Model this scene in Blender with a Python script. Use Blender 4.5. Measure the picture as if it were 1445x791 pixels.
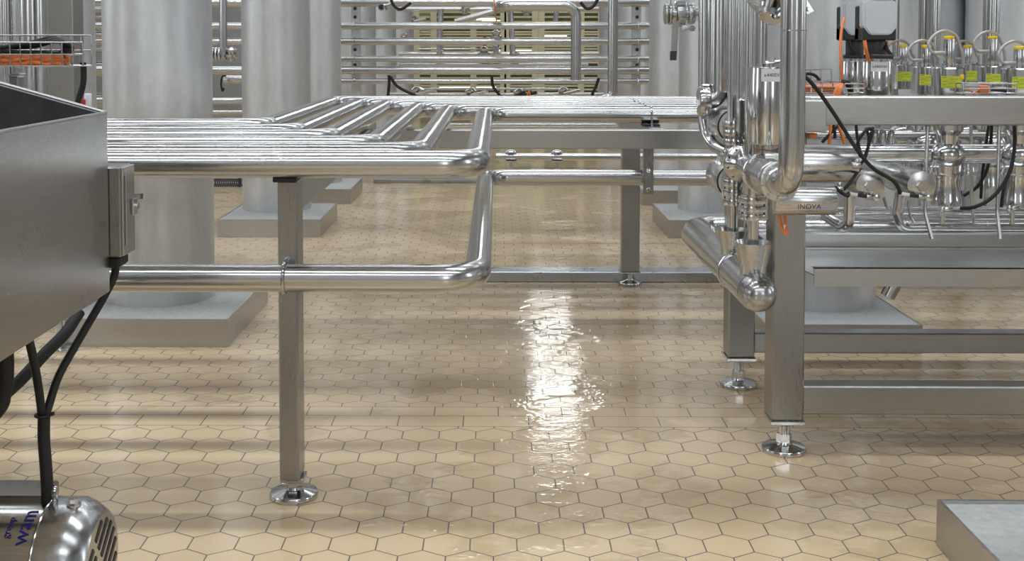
import bpy, bmesh, math, random
from mathutils import Vector, Matrix, Quaternion
random.seed(7)
PI = math.pi
scn = bpy.context.scene
for o in list(bpy.data.objects): bpy.data.objects.remove(o)
C = scn.collection

# ------------------------------------------------------------------ camera
W, H, F = 1445.0, 791.0, 1640.0
YAW, PITCH, CAMZ = math.radians(0.7), math.radians(2.6), 1.2
cam_d = bpy.data.cameras.new('camera'); cam = bpy.data.objects.new('camera', cam_d); C.objects.link(cam)
cam.location = (0, 0, CAMZ); cam.rotation_euler = (PI/2 - PITCH, 0, YAW)
RC = cam.rotation_euler.to_matrix(); RCI = RC.transposed()
_d = RCI @ Vector((0, 1, 0))
PPX = 700 - F*_d.x/(-_d.z); PPY = 60 + F*_d.y/(-_d.z)
cam_d.sensor_fit = 'HORIZONTAL'; cam_d.sensor_width = 36; cam_d.lens = F/W*36
cam_d.shift_x = (W/2 - PPX)/W; cam_d.shift_y = (PPY - H/2)/W
cam_d.clip_start = 0.05; cam_d.clip_end = 100
scn.camera = cam
def ray(px, py): return RC @ Vector(((px-PPX)/F, -(py-PPY)/F, -1))
def P(px, py, Y):                       # the place seen at a pixel, at distance Y down the hall
    r = ray(px, py); t = Y/r.y
    return Vector((0, 0, CAMZ)) + r*t
def PZ(px, py, z=0.0):                  # the same at a height
    r = ray(px, py); t = (z-CAMZ)/r.z
    return Vector((0, 0, CAMZ)) + r*t

# ------------------------------------------------------------------ world and lights
wd = bpy.data.worlds.new('world'); scn.world = wd; wd.use_nodes = True
wd.node_tree.nodes['Background'].inputs[0].default_value = (0.86, 0.93, 1.0, 1)
wd.node_tree.nodes['Background'].inputs[1].default_value = 0.42
def area(name, loc, sx, sy, power, rot=(0,0,0), col=(0.92,0.965,1.0)):
    l = bpy.data.lights.new(name, 'AREA'); l.shape = 'RECTANGLE'; l.size = sx; l.size_y = sy
    l.energy = power; l.color = col
    o = bpy.data.objects.new(name, l); o.location = loc; o.rotation_euler = rot; C.objects.link(o)
    return o
LAMPS = [  # x, y, length, width, power
    (-1.0, 3.5, 9.0, 0.28, 200), (0.0, 7.6, 12.0, 0.8, 150), (0.0, 12.0, 13.0, 1.2, 145), (0.0, 17.0, 14.0, 1.5, 80),
    (0.0, 0.2, 10.0, 0.5, 85), (0.0, -3.6, 10.0, 1.6, 115)]
for (x, y, L, w, p) in LAMPS: area('strip_lamp_light', (x, y, 5.93), L, w, p)
scn.view_settings.view_transform = 'Standard'; scn.view_settings.look = 'None'
scn.view_settings.gamma = 1; scn.view_settings.use_curve_mapping = False
scn.view_settings.exposure = 0.46

# ------------------------------------------------------------------ materials
def new_mat(name):
    m = bpy.data.materials.new(name); m.use_nodes = True
    nt = m.node_tree; b = nt.nodes['Principled BSDF']
    return m, nt, b
def nd(nt, typ, **kw):
    n = nt.nodes.new(typ)
    for k, v in kw.items(): setattr(n, k, v)
    return n
def lk(nt, a, b): nt.links.new(a, b)
def math_(nt, op, a, b=None, c=None, clamp=False):
    n = nd(nt, 'ShaderNodeMath', operation=op); n.use_clamp = clamp
    for i, v in enumerate((a, b, c)):
        if v is None: continue
        if isinstance(v, (int, float)): n.inputs[i].default_value = v
        else: lk(nt, v, n.inputs[i])
    return n.outputs[0]
def mixc(nt, f, a, b):
    n = nd(nt, 'ShaderNodeMix', data_type='RGBA')
    if isinstance(f, (int, float)): n.inputs[0].default_value = f
    else: lk(nt, f, n.inputs[0])
    for i, v in ((6, a), (7, b)):
        if isinstance(v, tuple): n.inputs[i].default_value = (*v, 1)
        else: lk(nt, v, n.inputs[i])
    return n.outputs[2]
def noise(nt, vec, scale, detail=3, rough=0.55):
    n = nd(nt, 'ShaderNodeTexNoise'); n.inputs['Scale'].default_value = scale
    n.inputs['Detail'].default_value = detail; n.inputs['Roughness'].default_value = rough
    lk(nt, vec, n.inputs['Vector']); return n.outputs[0]
def ramp(nt, fac, lo, hi, a=0.0, b=1.0):
    n = nd(nt, 'ShaderNodeMapRange'); n.clamp = True
    lk(nt, fac, n.inputs[0])
    for i, v in ((1, lo), (2, hi), (3, a), (4, b)): n.inputs[i].default_value = v
    return n.outputs[0]
def steel(name, base=(0.60, 0.59, 0.57), rough=0.25, grain=(1, 1, 1), gscale=60, gb=0.05, rvar=0.08, stain=0.0, wet=0.0, stain_scale=2.0):
    m, nt, b = new_mat(name)
    b.inputs['Metallic'].default_value = 1
    tc = nd(nt, 'ShaderNodeTexCoord'); mp = nd(nt, 'ShaderNodeMapping'); mp.inputs['Scale'].default_value = grain
    lk(nt, tc.outputs['Object'], mp.inputs[0])
    n1 = noise(nt, mp.outputs[0], gscale, 3, 0.6)
    n2 = noise(nt, tc.outputs['Object'], stain_scale, 6, 0.65)
    r = math_(nt, 'ADD', ramp(nt, n1, 0.3, 0.7, rough-rvar, rough+rvar), ramp(nt, n2, 0.35, 0.8, 0, 0.06))
    lk(nt, r, b.inputs['Roughness'])
    c = mixc(nt, ramp(nt, n1, 0.3, 0.7), tuple(v*0.9 for v in base), base)
    if stain: c = mixc(nt, ramp(nt, n2, 0.40, 0.85, 0, stain), c, tuple(v*0.62 for v in base))
    lk(nt, c, b.inputs['Base Color'])
    bp = nd(nt, 'ShaderNodeBump'); bp.inputs['Strength'].default_value = gb; bp.inputs['Distance'].default_value = 0.001
    h = n1
    if wet:
        vo = nd(nt, 'ShaderNodeTexVoronoi'); vo.inputs['Scale'].default_value = 160
        lk(nt, tc.outputs['Object'], vo.inputs['Vector'])
        drop = ramp(nt, vo.outputs['Distance'], 0.12, 0.42, 1, 0)
        msk = ramp(nt, noise(nt, tc.outputs['Object'], 9, 2), 0.45, 0.6)
        h = math_(nt, 'ADD', math_(nt, 'MULTIPLY', math_(nt, 'MULTIPLY', drop, msk), wet*8), math_(nt, 'MULTIPLY', n1, 0.05))
        bp.inputs['Strength'].default_value = max(gb, 0.22)
    lk(nt, h, bp.inputs['Height']); lk(nt, bp.outputs[0], b.inputs['Normal'])
    return m
def plain(name, col, rough=0.5, metal=0.0, bump=0.0, scale=40, var=0.12):
    m, nt, b = new_mat(name)
    tc = nd(nt, 'ShaderNodeTexCoord'); n = noise(nt, tc.outputs['Object'], scale, 4)
    lk(nt, mixc(nt, ramp(nt, n, 0.3, 0.7), tuple(v*(1-var) for v in col), tuple(min(1, v*(1+var)) for v in col)), b.inputs['Base Color'])
    b.inputs['Roughness'].default_value = rough; b.inputs['Metallic'].default_value = metal
    if bump:
        bp = nd(nt, 'ShaderNodeBump'); bp.inputs['Strength'].default_value = bump; bp.inputs['Distance'].default_value = 0.002
        lk(nt, n, bp.inputs['Height']); lk(nt, bp.outputs[0], b.inputs['Normal'])
    return m
def emit(name, col, s):
    m, nt, b = new_mat(name)
    b.inputs['Base Color'].default_value = (*col, 1); b.inputs['Emission Color'].default_value = (*col, 1)
    b.inputs['Emission Strength'].default_value = s; return m
M = {}
M['pipe_x'] = steel('steel pipe satin', (0.60, 0.605, 0.61), 0.17, (1, 14, 14), 18, 0.012, 0.04)
M['pipe_wet'] = steel('steel pipe wet', (0.57, 0.575, 0.58), 0.18, (1, 10, 10), 18, 0.02, 0.03, wet=0.08)
M['pipe_z'] = steel('steel pipe upright', (0.58, 0.585, 0.59), 0.16, (14, 14, 1), 18, 0.012, 0.04)
M['polish'] = steel('polished steel', (0.60, 0.605, 0.61), 0.12, (8, 8, 1), 25, 0.01, 0.03)
M['turned'] = steel('turned steel', (0.60, 0.60, 0.605), 0.23, (1, 40, 1), 30, 0.03, 0.06)
M['beam'] = steel('brushed steel beam', (0.50, 0.50, 0.50), 0.31, (1, 1, 14), 22, 0.012, 0.03)
M['post'] = steel('brushed steel post', (0.34, 0.335, 0.325), 0.28, (14, 14, 1), 22, 0.012, 0.03)
M['sheet'] = steel('brushed steel sheet', (0.50, 0.50, 0.50), 0.24, (1, 1, 18), 14, 0.0, 0.0, stain=0.12)
M['tank'] = steel('matt steel tank', (0.70, 0.715, 0.74), 0.40, (3, 3, 1), 12, 0.03, 0.04, stain=0.2, stain_scale=4.0)
M['tank'].node_tree.nodes['Principled BSDF'].inputs['Metallic'].default_value = 0.8
M['plinth'] = steel('steel plinth sheet', (0.56, 0.55, 0.54), 0.32, (1, 1, 6), 20, 0.015, 0.06, stain=0.3)
M['cast'] = steel('cast wet aluminium', (0.50, 0.51, 0.53), 0.20, (1, 1, 1), 40, 0.1, 0.06, wet=0.15)
M['curb'] = steel('galvanised curb', (0.48, 0.50, 0.54), 0.30, (1, 1, 1), 14, 0.1, 0.08, stain=0.3)
M['liner'] = plain('dark hopper lining', (0.035, 0.038, 0.042), 0.42, 0.4, 0.1, 18, 0.35)  # shade and dark reflection on the inner steel, put into the colour
M['concrete'] = plain('concrete', (0.40, 0.41, 0.41), 0.75, 0, 0.4, 45, 0.12)
M['rubber'] = plain('black rubber', (0.010, 0.010, 0.011), 0.55)
M['blackplastic'] = plain('black plastic', (0.02, 0.02, 0.022), 0.45)
M['orange'] = plain('orange cable sheath', (0.80, 0.23, 0.06), 0.45)
M['conduit'] = plain('grey conduit', (0.42, 0.40, 0.38), 0.38, 0.4)
M['yellow'] = plain('yellow cap plastic', (0.9, 0.62, 0.01), 0.45)
M['lime'] = plain('yellow green label', (0.60, 0.68, 0.04), 0.55)
M['white'] = plain('white label', (0.75, 0.78, 0.84), 0.5, var=0.03)
M['ink'] = plain('dark print', (0.04, 0.04, 0.05), 0.6)
M['etch'] = plain('etched print', (0.09, 0.085, 0.08), 0.5)
M['blueink'] = plain('blue print', (0.012, 0.01, 0.22), 0.5)
M['servo'] = plain('grey blue housing', (0.60, 0.65, 0.70), 0.28, 0, var=0.04)
M['red'] = plain('red plastic', (0.45, 0.02, 0.02), 0.4)
M['blue'] = plain('blue plastic', (0.02, 0.10, 0.5), 0.4)
M['wall'] = plain('pale hall wall', (0.50, 0.515, 0.53), 0.7, 0, 0.05, 3, 0.06)
M['ceiling'] = plain('white ceiling panels', (0.22, 0.225, 0.23), 0.7, 0, 0.05, 2, 0.05)
M['cream'] = plain('cream painted steel', (0.66, 0.63, 0.42), 0.45, 0, 0.0, 6, 0.08)
M['khaki'] = plain('khaki boards', (0.13, 0.12, 0.06), 0.6, 0, 0.0, 5, 0.4)
M['lamp'] = emit('lamp diffuser', (0.97, 0.99, 1.0), 0.4)
M['pane'] = emit('bright window pane', (0.97, 1.0, 1.0), 15.0)
M['daypane'] = emit('daylight pane', (0.92, 0.97, 1.0), 2.6)  # glow for the added panels out of view
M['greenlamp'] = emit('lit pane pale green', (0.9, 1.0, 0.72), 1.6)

def floor_material():
    m, nt, b = new_mat('hexagonal floor tiles')
    tc = nd(nt, 'ShaderNodeTexCoord'); sep = nd(nt, 'ShaderNodeSeparateXYZ'); lk(nt, tc.outputs['Object'], sep.inputs[0])
    X, Y = sep.outputs[0], sep.outputs[1]
    TW = 0.112; S3 = math.sqrt(3)
    def hexf(x0, y0, pitch):
        x = math_(nt, 'ADD', math_(nt, 'DIVIDE', math_(nt, 'SUBTRACT', X, x0), TW), 400)
        y = math_(nt, 'ADD', math_(nt, 'MULTIPLY', math_(nt, 'SUBTRACT', Y, y0), 0.8660254/pitch), 200*S3)
        def cell(off):
            xa = math_(nt, 'SUBTRACT', math_(nt, 'FLOORED_MODULO', math_(nt, 'SUBTRACT', x, 0.5*off-0.5), 1.0), 0.5)
            ya = math_(nt, 'SUBTRACT', math_(nt, 'FLOORED_MODULO', math_(nt, 'SUBTRACT', y, S3/2*off-S3/2), S3), S3/2)
            return xa, ya
        def dist(p):
            ax = math_(nt, 'ABSOLUTE', p[0]); ay = math_(nt, 'ABSOLUTE', p[1])
            return math_(nt, 'MAXIMUM', ax, math_(nt, 'ADD', math_(nt, 'MULTIPLY', ax, 0.5), math_(nt, 'MULTIPLY', ay, 0.8660254)))
        A, B = cell(0), cell(1); dA, dB = dist(A), dist(B)
        d = math_(nt, 'MINIMUM', dA, dB)
        useB = math_(nt, 'LESS_THAN', dB, dA)
        px = math_(nt, 'ADD', math_(nt, 'MULTIPLY', A[0], math_(nt, 'SUBTRACT', 1, useB)), math_(nt, 'MULTIPLY', B[0], useB))
        py = math_(nt, 'ADD', math_(nt, 'MULTIPLY', A[1], math_(nt, 'SUBTRACT', 1, useB)), math_(nt, 'MULTIPLY', B[1], useB))
        return math_(nt, 'SUBTRACT', 0.5, d), math_(nt, 'SUBTRACT', x, px), math_(nt, 'SUBTRACT', y, py)
    L0, L1, L2 = 3.588, 3.690, 3.782
    eN, ixN, iyN = hexf(0.1065, 3.507, 0.097)
    eF, ixF, iyF = hexf(-0.007+0.056, 3.873, 0.0830)
    def rect(x0, w, y0, y1):
        fx = math_(nt, 'FLOORED_MODULO', math_(nt, 'DIVIDE', math_(nt, 'SUBTRACT', X, x0), w), 1.0)
        ex = math_(nt, 'MULTIPLY', math_(nt, 'SUBTRACT', 0.5, math_(nt, 'ABSOLUTE', math_(nt, 'SUBTRACT', fx, 0.5))), w/TW)
        ey = math_(nt, 'DIVIDE', math_(nt, 'MINIMUM', math_(nt, 'SUBTRACT', Y, y0), math_(nt, 'SUBTRACT', y1, Y)), TW)
        idx = math_(nt, 'FLOOR', math_(nt, 'DIVIDE', math_(nt, 'SUBTRACT', X, x0), w))
        return math_(nt, 'MINIMUM', ex, ey), idx, math_(nt, 'MULTIPLY', Y, 0)
    r1 = rect(-0.103, 0.2067, L0, L1); r2 = rect(0.0075, 0.2067, L1, L2)
    g0 = math_(nt, 'GREATER_THAN', Y, L0); g1 = math_(nt, 'GREATER_THAN', Y, L1); g2 = math_(nt, 'GREATER_THAN', Y, L2)
    def sel(a, b_, g): return math_(nt, 'ADD', math_(nt, 'MULTIPLY', a, math_(nt, 'SUBTRACT', 1, g)), math_(nt, 'MULTIPLY', b_, g))
    def chain(k, off): return sel(sel(sel((eN, ixN, iyN)[k], math_(nt, 'ADD', r1[k], off), g0), math_(nt, 'ADD', r2[k], off*2), g1), (eF, ixF, iyF)[k], g2)
    e = chain(0, 0.0); ix = chain(1, 37.3); iy = chain(2, 11.7)
    # distance to the two long joint lines from the hexagon side
    dl = math_(nt, 'DIVIDE', math_(nt, 'MINIMUM', math_(nt, 'ABSOLUTE', math_(nt, 'SUBTRACT', Y, L0)), math_(nt, 'ABSOLUTE', math_(nt, 'SUBTRACT', Y, L2))), TW)
    e = math_(nt, 'MINIMUM', e, dl)
    grout = ramp(nt, e, 0.009, 0.019, 1, 0)
    comb = nd(nt, 'ShaderNodeCombineXYZ'); lk(nt, ix, comb.inputs[0]); lk(nt, iy, comb.inputs[1])
    wn = nd(nt, 'ShaderNodeTexWhiteNoise', noise_dimensions='2D'); lk(nt, comb.outputs[0], wn.inputs['Vector'])
    OB = tc.outputs['Object']
    big = noise(nt, OB, 0.8, 3, 0.5)
    # water: more of it in the middle of the hall and towards the right
    bias = math_(nt, 'ADD', ramp(nt, X, -1.0, 0.5, -0.10, 0.05), ramp(nt, Y, 3.0, 4.2, -0.02, 0.06))
    wet = ramp(nt, math_(nt, 'ADD', noise(nt, OB, 2.3, 5, 0.6), bias), 0.50, 0.56)
    t1 = mixc(nt, wn.outputs[0], (0.60, 0.45, 0.28), (0.66, 0.505, 0.32))
    t2 = mixc(nt, ramp(nt, big, 0.3, 0.7), t1, (0.65, 0.51, 0.335))
    t3 = mixc(nt, math_(nt, 'MULTIPLY', wet, 0.33), t2, (0.36, 0.265, 0.155))
    col = mixc(nt, grout, t3, (0.12, 0.115, 0.11))
    lk(nt, col, b.inputs['Base Color'])
    rr = ramp(nt, wet, 0, 1, 0.15, 0.018)
    lk(nt, rr, b.inputs['Roughness']); b.inputs['Specular IOR Level'].default_value = 0.55
    mp = nd(nt, 'ShaderNodeMapping'); mp.inputs['Scale'].default_value = (0.75, 1.5, 1); lk(nt, OB, mp.inputs[0])
    rip = noise(nt, mp.outputs[0], 16, 4, 0.55); fine = noise(nt, mp.outputs[0], 55, 3, 0.6)
    edge = math_(nt, 'MULTIPLY', wet, 1.2)
    hgt = math_(nt, 'ADD', math_(nt, 'MULTIPLY', math_(nt, 'ADD', math_(nt, 'MULTIPLY', rip, 1.9), math_(nt, 'MULTIPLY', fine, 0.9)), math_(nt, 'ADD', math_(nt, 'MULTIPLY', wet, 0.65), 0.25)), edge)
    hgt = math_(nt, 'SUBTRACT', hgt, math_(nt, 'MULTIPLY', grout, math_(nt, 'SUBTRACT', 0.8, math_(nt, 'MULTIPLY', wet, 0.5))))
    bp = nd(nt, 'ShaderNodeBump'); bp.inputs['Strength'].default_value = 0.8; bp.inputs['Distance'].default_value = 0.0007
    lk(nt, hgt, bp.inputs['Height']); lk(nt, bp.outputs[0], b.inputs['Normal'])
    return m
M['floor'] = floor_material()

# ------------------------------------------------------------------ geometry helpers
def basis(d):
    d = Vector(d).normalized()
    u = d.cross(Vector((0, 0, 1)))
    if u.length < 1e-4: u = Vector((1, 0, 0))
    u.normalize(); return u, u.cross(d).normalized()   # (side, up)
class MB:
    def __init__(s): s.bm = bmesh.new()
    def box(s, c, size, rz=0, bev=0.0, rot=None):
        R = rot if rot is not None else Matrix.Rotation(rz, 3, 'Z')
        tmp = bmesh.new(); bmesh.ops.create_cube(tmp, size=1)
        for v in tmp.verts: v.co = Vector((v.co.x*size[0], v.co.y*size[1], v.co.z*size[2]))
        if bev: bmesh.ops.bevel(tmp, geom=list(tmp.edges), offset=bev, segments=1, affect='EDGES', profile=0.5)
        for v in tmp.verts: v.co = R @ v.co + Vector(c)
        s.merge(tmp); return s
    def b2(s, lo, hi, bev=0.0):
        lo, hi = Vector(lo), Vector(hi)
        return s.box((lo+hi)/2, tuple(hi-lo), bev=bev)
    def merge(s, tmp):
        me = bpy.data.meshes.new('tmp'); tmp.to_mesh(me); tmp.free(); s.bm.from_mesh(me); bpy.data.meshes.remove(me)
    def lathe(s, origin, axis, prof, seg=32):      # prof: (along, radius)
        u, v = basis(axis); a = Vector(axis).normalized(); o = Vector(origin); rings = []
        for (t, r) in prof:
            if r < 1e-6: rings.append([s.bm.verts.new(o + a*t)])
            else: rings.append([s.bm.verts.new(o + a*t + (u*math.cos(2*PI*k/seg) + v*math.sin(2*PI*k/seg))*r) for k in range(seg)])
        for A, B in zip(rings, rings[1:]):
            for k in range(seg):
                k2 = (k+1) % seg
                if len(A) == 1 and len(B) == 1: continue
                if len(A) == 1: s.bm.faces.new((A[0], B[k], B[k2]))
                elif len(B) == 1: s.bm.faces.new((A[k2], A[k], B[0]))
                else: s.bm.faces.new((A[k2], A[k], B[k], B[k2]))
        return s
    def cyl(s, p0, p1, r, r2=None, seg=24, bev=0.0):
        p0, p1 = Vector(p0), Vector(p1); L = (p1-p0).length; r2 = r if r2 is None else r2
        if bev: prof = [(0, 0), (0, r-bev), (bev*0.3, r-bev*0.3), (bev, r), (L-bev, r2), (L-bev*0.3, r2-bev*0.3), (L, r2-bev), (L, 0)]
        else: prof = [(0, 0), (0, r), (L, r2), (L, 0)]
        return s.lathe(p0, p1-p0, prof, seg)
    def tube(s, pts, r, seg=16, cap=True, open_=False):
        pts = [Vector(p) for p in pts]; n = len(pts)
        T = []
        for i in range(n):
            a = pts[max(0, i-1)]; b = pts[min(n-1, i+1)]; T.append((b-a).normalized())
        u, v = basis(T[0]); rings = []
        for i in range(n):
            if i:
                q = T[i-1].rotation_difference(T[i]); u = q @ u; v = q @ v
            rr = r(i/(n-1)) if callable(r) else r
            rings.append([s.bm.verts.new(pts[i] + (u*math.cos(2*PI*k/seg)+v*math.sin(2*PI*k/seg))*rr) for k in range(seg)])
        for A, B in zip(rings, rings[1:]):
            for k in range(seg): s.bm.faces.new((A[(k+1) % seg], A[k], B[k], B[(k+1) % seg]))
        if cap: s.bm.faces.new(rings[0]); s.bm.faces.new(rings[-1][::-1])
        return s
    def torus(s, c, axis, R, r, seg=32, a0=0, a1=2*PI):
        u, v = basis(axis); c = Vector(c); full = abs(a1-a0-2*PI) < 1e-6
        pts = [c + (u*math.cos(a0+(a1-a0)*k/seg)+v*math.sin(a0+(a1-a0)*k/seg))*R for k in range(seg+1)]
        return s.tube(pts, r, 8, cap=not full)
    def hexnut(s, c, axis, r, h): return s.lathe(Vector(c)-Vector(axis).normalized()*h/2, axis, [(0, 0), (0, r), (h, r), (h, 0)], 6)
    def prism(s, poly, d):                          # poly: list of 3D points, extruded by vector d
        d = Vector(d); A = [s.bm.verts.new(Vector(p)) for p in poly]; B = [s.bm.verts.new(Vector(p)+d) for p in poly]
        n = len(A); s.bm.faces.new(A[::-1]); s.bm.faces.new(B)
        for k in range(n): s.bm.faces.new((A[k], A[(k+1) % n], B[(k+1) % n], B[k]))
        return s
    def build(s, name, mat, parent=None, origin=None, sharp=35):
        bm = s.bm; bmesh.ops.recalc_face_normals(bm, faces=bm.faces)
        for f in bm.faces: f.smooth = True
        lim = math.radians(sharp)
        for e in bm.edges:
            if len(e.link_faces) == 2 and e.calc_face_angle(0) > lim: e.smooth = False
        me = bpy.data.meshes.new(name)
        o = bpy.data.objects.new(name, me); C.objects.link(o)
        if parent is not None:
            o.parent = parent; off = world_loc(parent)
        else:
            if origin is None:
                xs = [v.co for v in bm.verts]
                origin = Vector(((min(p.x for p in xs)+max(p.x for p in xs))/2, (min(p.y for p in xs)+max(p.y for p in xs))/2, min(p.z for p in xs)))
            off = Vector(origin); o.location = off
        for v in bm.verts: v.co -= off
        bm.to_mesh(me); bm.free(); me.materials.append(M[mat] if isinstance(mat, str) else mat)
        return o
def world_loc(o):
    l = Vector(o.location)
    while o.parent: o = o.parent; l += Vector(o.location)
    return l
def tag(o, label=None, cat=None, group=None, kind=None):
    if label: o['label'] = label
    if cat: o['category'] = cat
    if group: o['group'] = group
    if kind: o['kind'] = kind
    return o
def thing(name, label, cat, loc, group=None):
    o = bpy.data.objects.new(name, None); C.objects.link(o); o.location = loc; o.empty_display_size = 0.1
    return tag(o, label, cat, group)
def struct(o): o['kind'] = 'structure'; return o
def fillet(pts, br, n=10):                          # polyline with rounded corners
    pts = [Vector(p) for p in pts]; out = [pts[0]]
    for i in range(1, len(pts)-1):
        a, b, c = pts[i-1], pts[i], pts[i+1]
        d1 = (a-b).normalized(); d2 = (c-b).normalized(); ang = d1.angle(d2)
        R = br[i-1] if isinstance(br, (list, tuple)) else br
        t = R/math.tan(ang/2); t = min(t, (a-b).length*0.49 if i > 1 else (a-b).length*0.98, (c-b).length*0.49 if i < len(pts)-2 else (c-b).length*0.98)
        R = t*math.tan(ang/2); bis = (d1+d2).normalized(); cen = b + bis*(R/math.sin(ang/2))
        s0 = (b+d1*t)-cen; s1 = (b+d2*t)-cen; tot = s0.angle(s1); ax = s0.cross(s1).normalized()
        for k in range(n+1): out.append(cen + Quaternion(ax, tot*k/n) @ s0)
    out.append(pts[-1]); return out
def spline(pts, n=8):
    pts = [Vector(p) for p in pts]; q = [pts[0]*2-pts[1]] + pts + [pts[-1]*2-pts[-2]]; out = []
    for i in range(1, len(q)-2):
        for k in range(n):
            t = k/n; a, b, c, d = q[i-1], q[i], q[i+1], q[i+2]
            out.append(0.5*((2*b)+(c-a)*t+(2*a-5*b+4*c-d)*t*t+(3*b-a-3*c+d)*t**3))
    out.append(pts[-1]); return out
def pipe(name, label, cat, pts, r, bend, mat, group=None, parent=None, seg=28, welds=True):
    path = fillet(pts, bend) if len(pts) > 2 else [Vector(p) for p in pts]
    mb = MB().tube(path, r, seg)
    o = mb.build(name, mat, parent)
    if label: tag(o, label, cat, group)
    return o
def cable(name, label, pts, r, mat='rubber', parent=None, group=None, cat='cable', n=8):
    o = MB().tube(spline(pts, n), r, 14 if r > .008 else 10).build(name, mat, parent)
    if label: tag(o, label, cat, group)
    return o
def text(string, name, size, loc, rot, mat, parent, bend_r=None):
    cu = bpy.data.curves.new('t', 'FONT'); cu.body = string; cu.size = size; cu.extrude = size*0.01; cu.align_x = 'CENTER'; cu.align_y = 'CENTER'
    o = bpy.data.objects.new('t', cu); C.objects.link(o)
    dg = bpy.context.evaluated_depsgraph_get(); me = bpy.data.meshes.new_from_object(o.evaluated_get(dg))
    bpy.data.objects.remove(o)
    if bend_r:      # wrap on a cylinder of that radius, axis along the text's own direction (y curls) or across (x curls)
        kind, R = bend_r
        for v in me.vertices:
            x, y, z = v.co
            if kind == 'x': a = x/R; v.co = Vector((math.sin(a)*(R+z), y, math.cos(a)*(R+z)-R))
            else: a = y/R; v.co = Vector((x, math.sin(a)*(R+z), math.cos(a)*(R+z)-R))
    me.materials.clear(); me.materials.append(M[mat])
    t = bpy.data.objects.new(name, me); C.objects.link(t)
    t.parent = parent; t.location = Vector(loc) - world_loc(parent); t.rotation_euler = rot
    return t

# ------------------------------------------------------------------ the hall
struct(MB().b2((-9, -6, -0.1), (9, 22, 0)).build('floor', 'floor', origin=(0, 0, 0)))
struct(MB().b2((-9, -6.2, 6.0), (9, 22.2, 6.15)).build('ceiling', 'ceiling'))
struct(MB().b2((-9.2, -6, 0), (-9, 22, 6.0)).build('wall_left', 'wall'))
struct(MB().b2((9, -6, 0), (9.2, 22, 6.0)).build('wall_right', 'wall'))
struct(MB().b2((-9, 22, 0), (9, 22.2, 6.0)).build('wall_back', 'wall'))
struct(MB().b2((-9, -6.2, 0), (9, -6, 6.0)).build('wall_front', 'wall'))
# a high window at the end of the hall
wx, wz = P(786, -380, 21.9).x, 4.75
wf = MB()
for i in range(4): wf.box((wx-0.45+i*0.30, 21.93, wz), (0.08, 0.06, 1.5))
for zz, hh in ((-0.72, .07), (-0.42, .07), (-0.02, .22), (0.35, .07), (0.72, .07)): wf.box((wx, 21.93, wz+zz), (0.97, 0.06, hh))
wfo = struct(wf.build('window_1', 'wall'))
MB().box((wx, 21.97, wz), (0.9, 0.02, 1.45)).build('pane', 'pane', wfo)
for k, (ax, xx, yy) in enumerate([('x', -8.97, 1.0), ('x', -8.97, 6.0), ('x', 8.97, 0.5), ('x', 8.97, 5.0), ('y', -4.0, -5.97), ('y', 3.2, -5.97)]):  # unseen glowing panels, added for upright highlights on pipes and columns
    sz = (0.03, 1.3, 3.2) if ax == 'x' else (1.3, 0.03, 3.2)
    fo_ = struct(MB().box((xx, yy, 3.2), (sz[0]+(.02 if ax == 'x' else .2), sz[1]+(.2 if ax == 'x' else .02), 3.4)).build('window_%d' % (k+2), 'white'))
    d_ = (-.03 if xx > 0 else .03) if ax == 'x' else 0; e_ = .03 if ax == 'y' else 0
    MB().box((xx+d_, yy+e_, 3.2), sz).build('pane', 'daypane', fo_)  # glowing face of the added unseen panel
for (x, y, L, w, p) in LAMPS:
    t = MB().box((x, y, 5.97), (L, w+.06, 0.06)).build('strip_lamp', 'white')
    tag(t, 'long white ceiling strip lamp out of frame', 'lamp', 'ceiling strip lamps')
    MB().box((x, y, 5.936), (L-0.02, w, 0.008)).build('diffuser', 'lamp', t)
# low steel curbs on the floor
y0 = PZ(800, 398, 0).y
struct(MB().b2((-2.4, y0, 0), (3.2, y0+0.06, 0.052), bev=0.004).b2((-2.4, y0+0.06, 0), (3.2, y0+0.16, 0.046), bev=0.004).build('trim_1', 'curb'))
y1 = PZ(600, 258, 0).y
struct(MB().b2((-1.05, y1, 0), (1.0, y1+0.08, 0.03), bev=0.004).build('trim_2', 'curb'))
# overhead pipe rack above the picture, its pipes run across the hall
for k, (yy, zz, rr) in enumerate([(2.62, 3.2, .05), (2.95, 3.2, .05), (3.28, 3.2, .06), (3.75, 3.2, .06), (4.1, 3.2, .05), (4.45, 3.2, .05), (4.8, 3.2, .06), (5.3, 3.2, .05)]):
    tag(MB().cyl((-6, yy, zz), (6, yy, zz), rr).build('overhead_pipe', 'pipe_x'), 'steel pipe running overhead across the hall', 'pipe', 'overhead pipes')

# ------------------------------------------------------------------ tank columns on plinths
def column(label, px, Y, r, plabel, plinth=None, group='tank columns', top=5.9, zb=0.112, mat='tank', segw=True):
    c = P(px, 60, Y)
    mb = MB().lathe((c.x, Y, zb-0.01), (0, 0, 1), [(0, 0), (0, r), (2.2, r), (2.2, r+0.0015), (2.212, r+0.0015), (2.212, r), (top-zb, r), (top-zb, 0)], 64)
    tag(mb.build('tank_column', mat), label, 'column', group)
    if plinth:
        x0, x1, y0, y1 = plinth; h = 0.112; t = 0.006
        p = thing('steel_plinth', plabel, 'plinth', ((x0+x1)/2, (y0+y1)/2, 0), 'column plinths')
        k = MB()
        k.b2((x0, y0, 0), (x1, y0+t, h)); k.b2((x0, y1-t, 0), (x1, y1, h)); k.b2((x0, y0+t, 0), (x0+t, y1-t, h)); k.b2((x1-t, y0+t, 0), (x1, y1-t, h))
        k.build('steel_edging', 'plinth', p)
        MB().b2((x0+t, y0+t, 0.0), (x1-t, y1-t, h-0.004)).build('concrete_fill', 'concrete', p)
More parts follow.
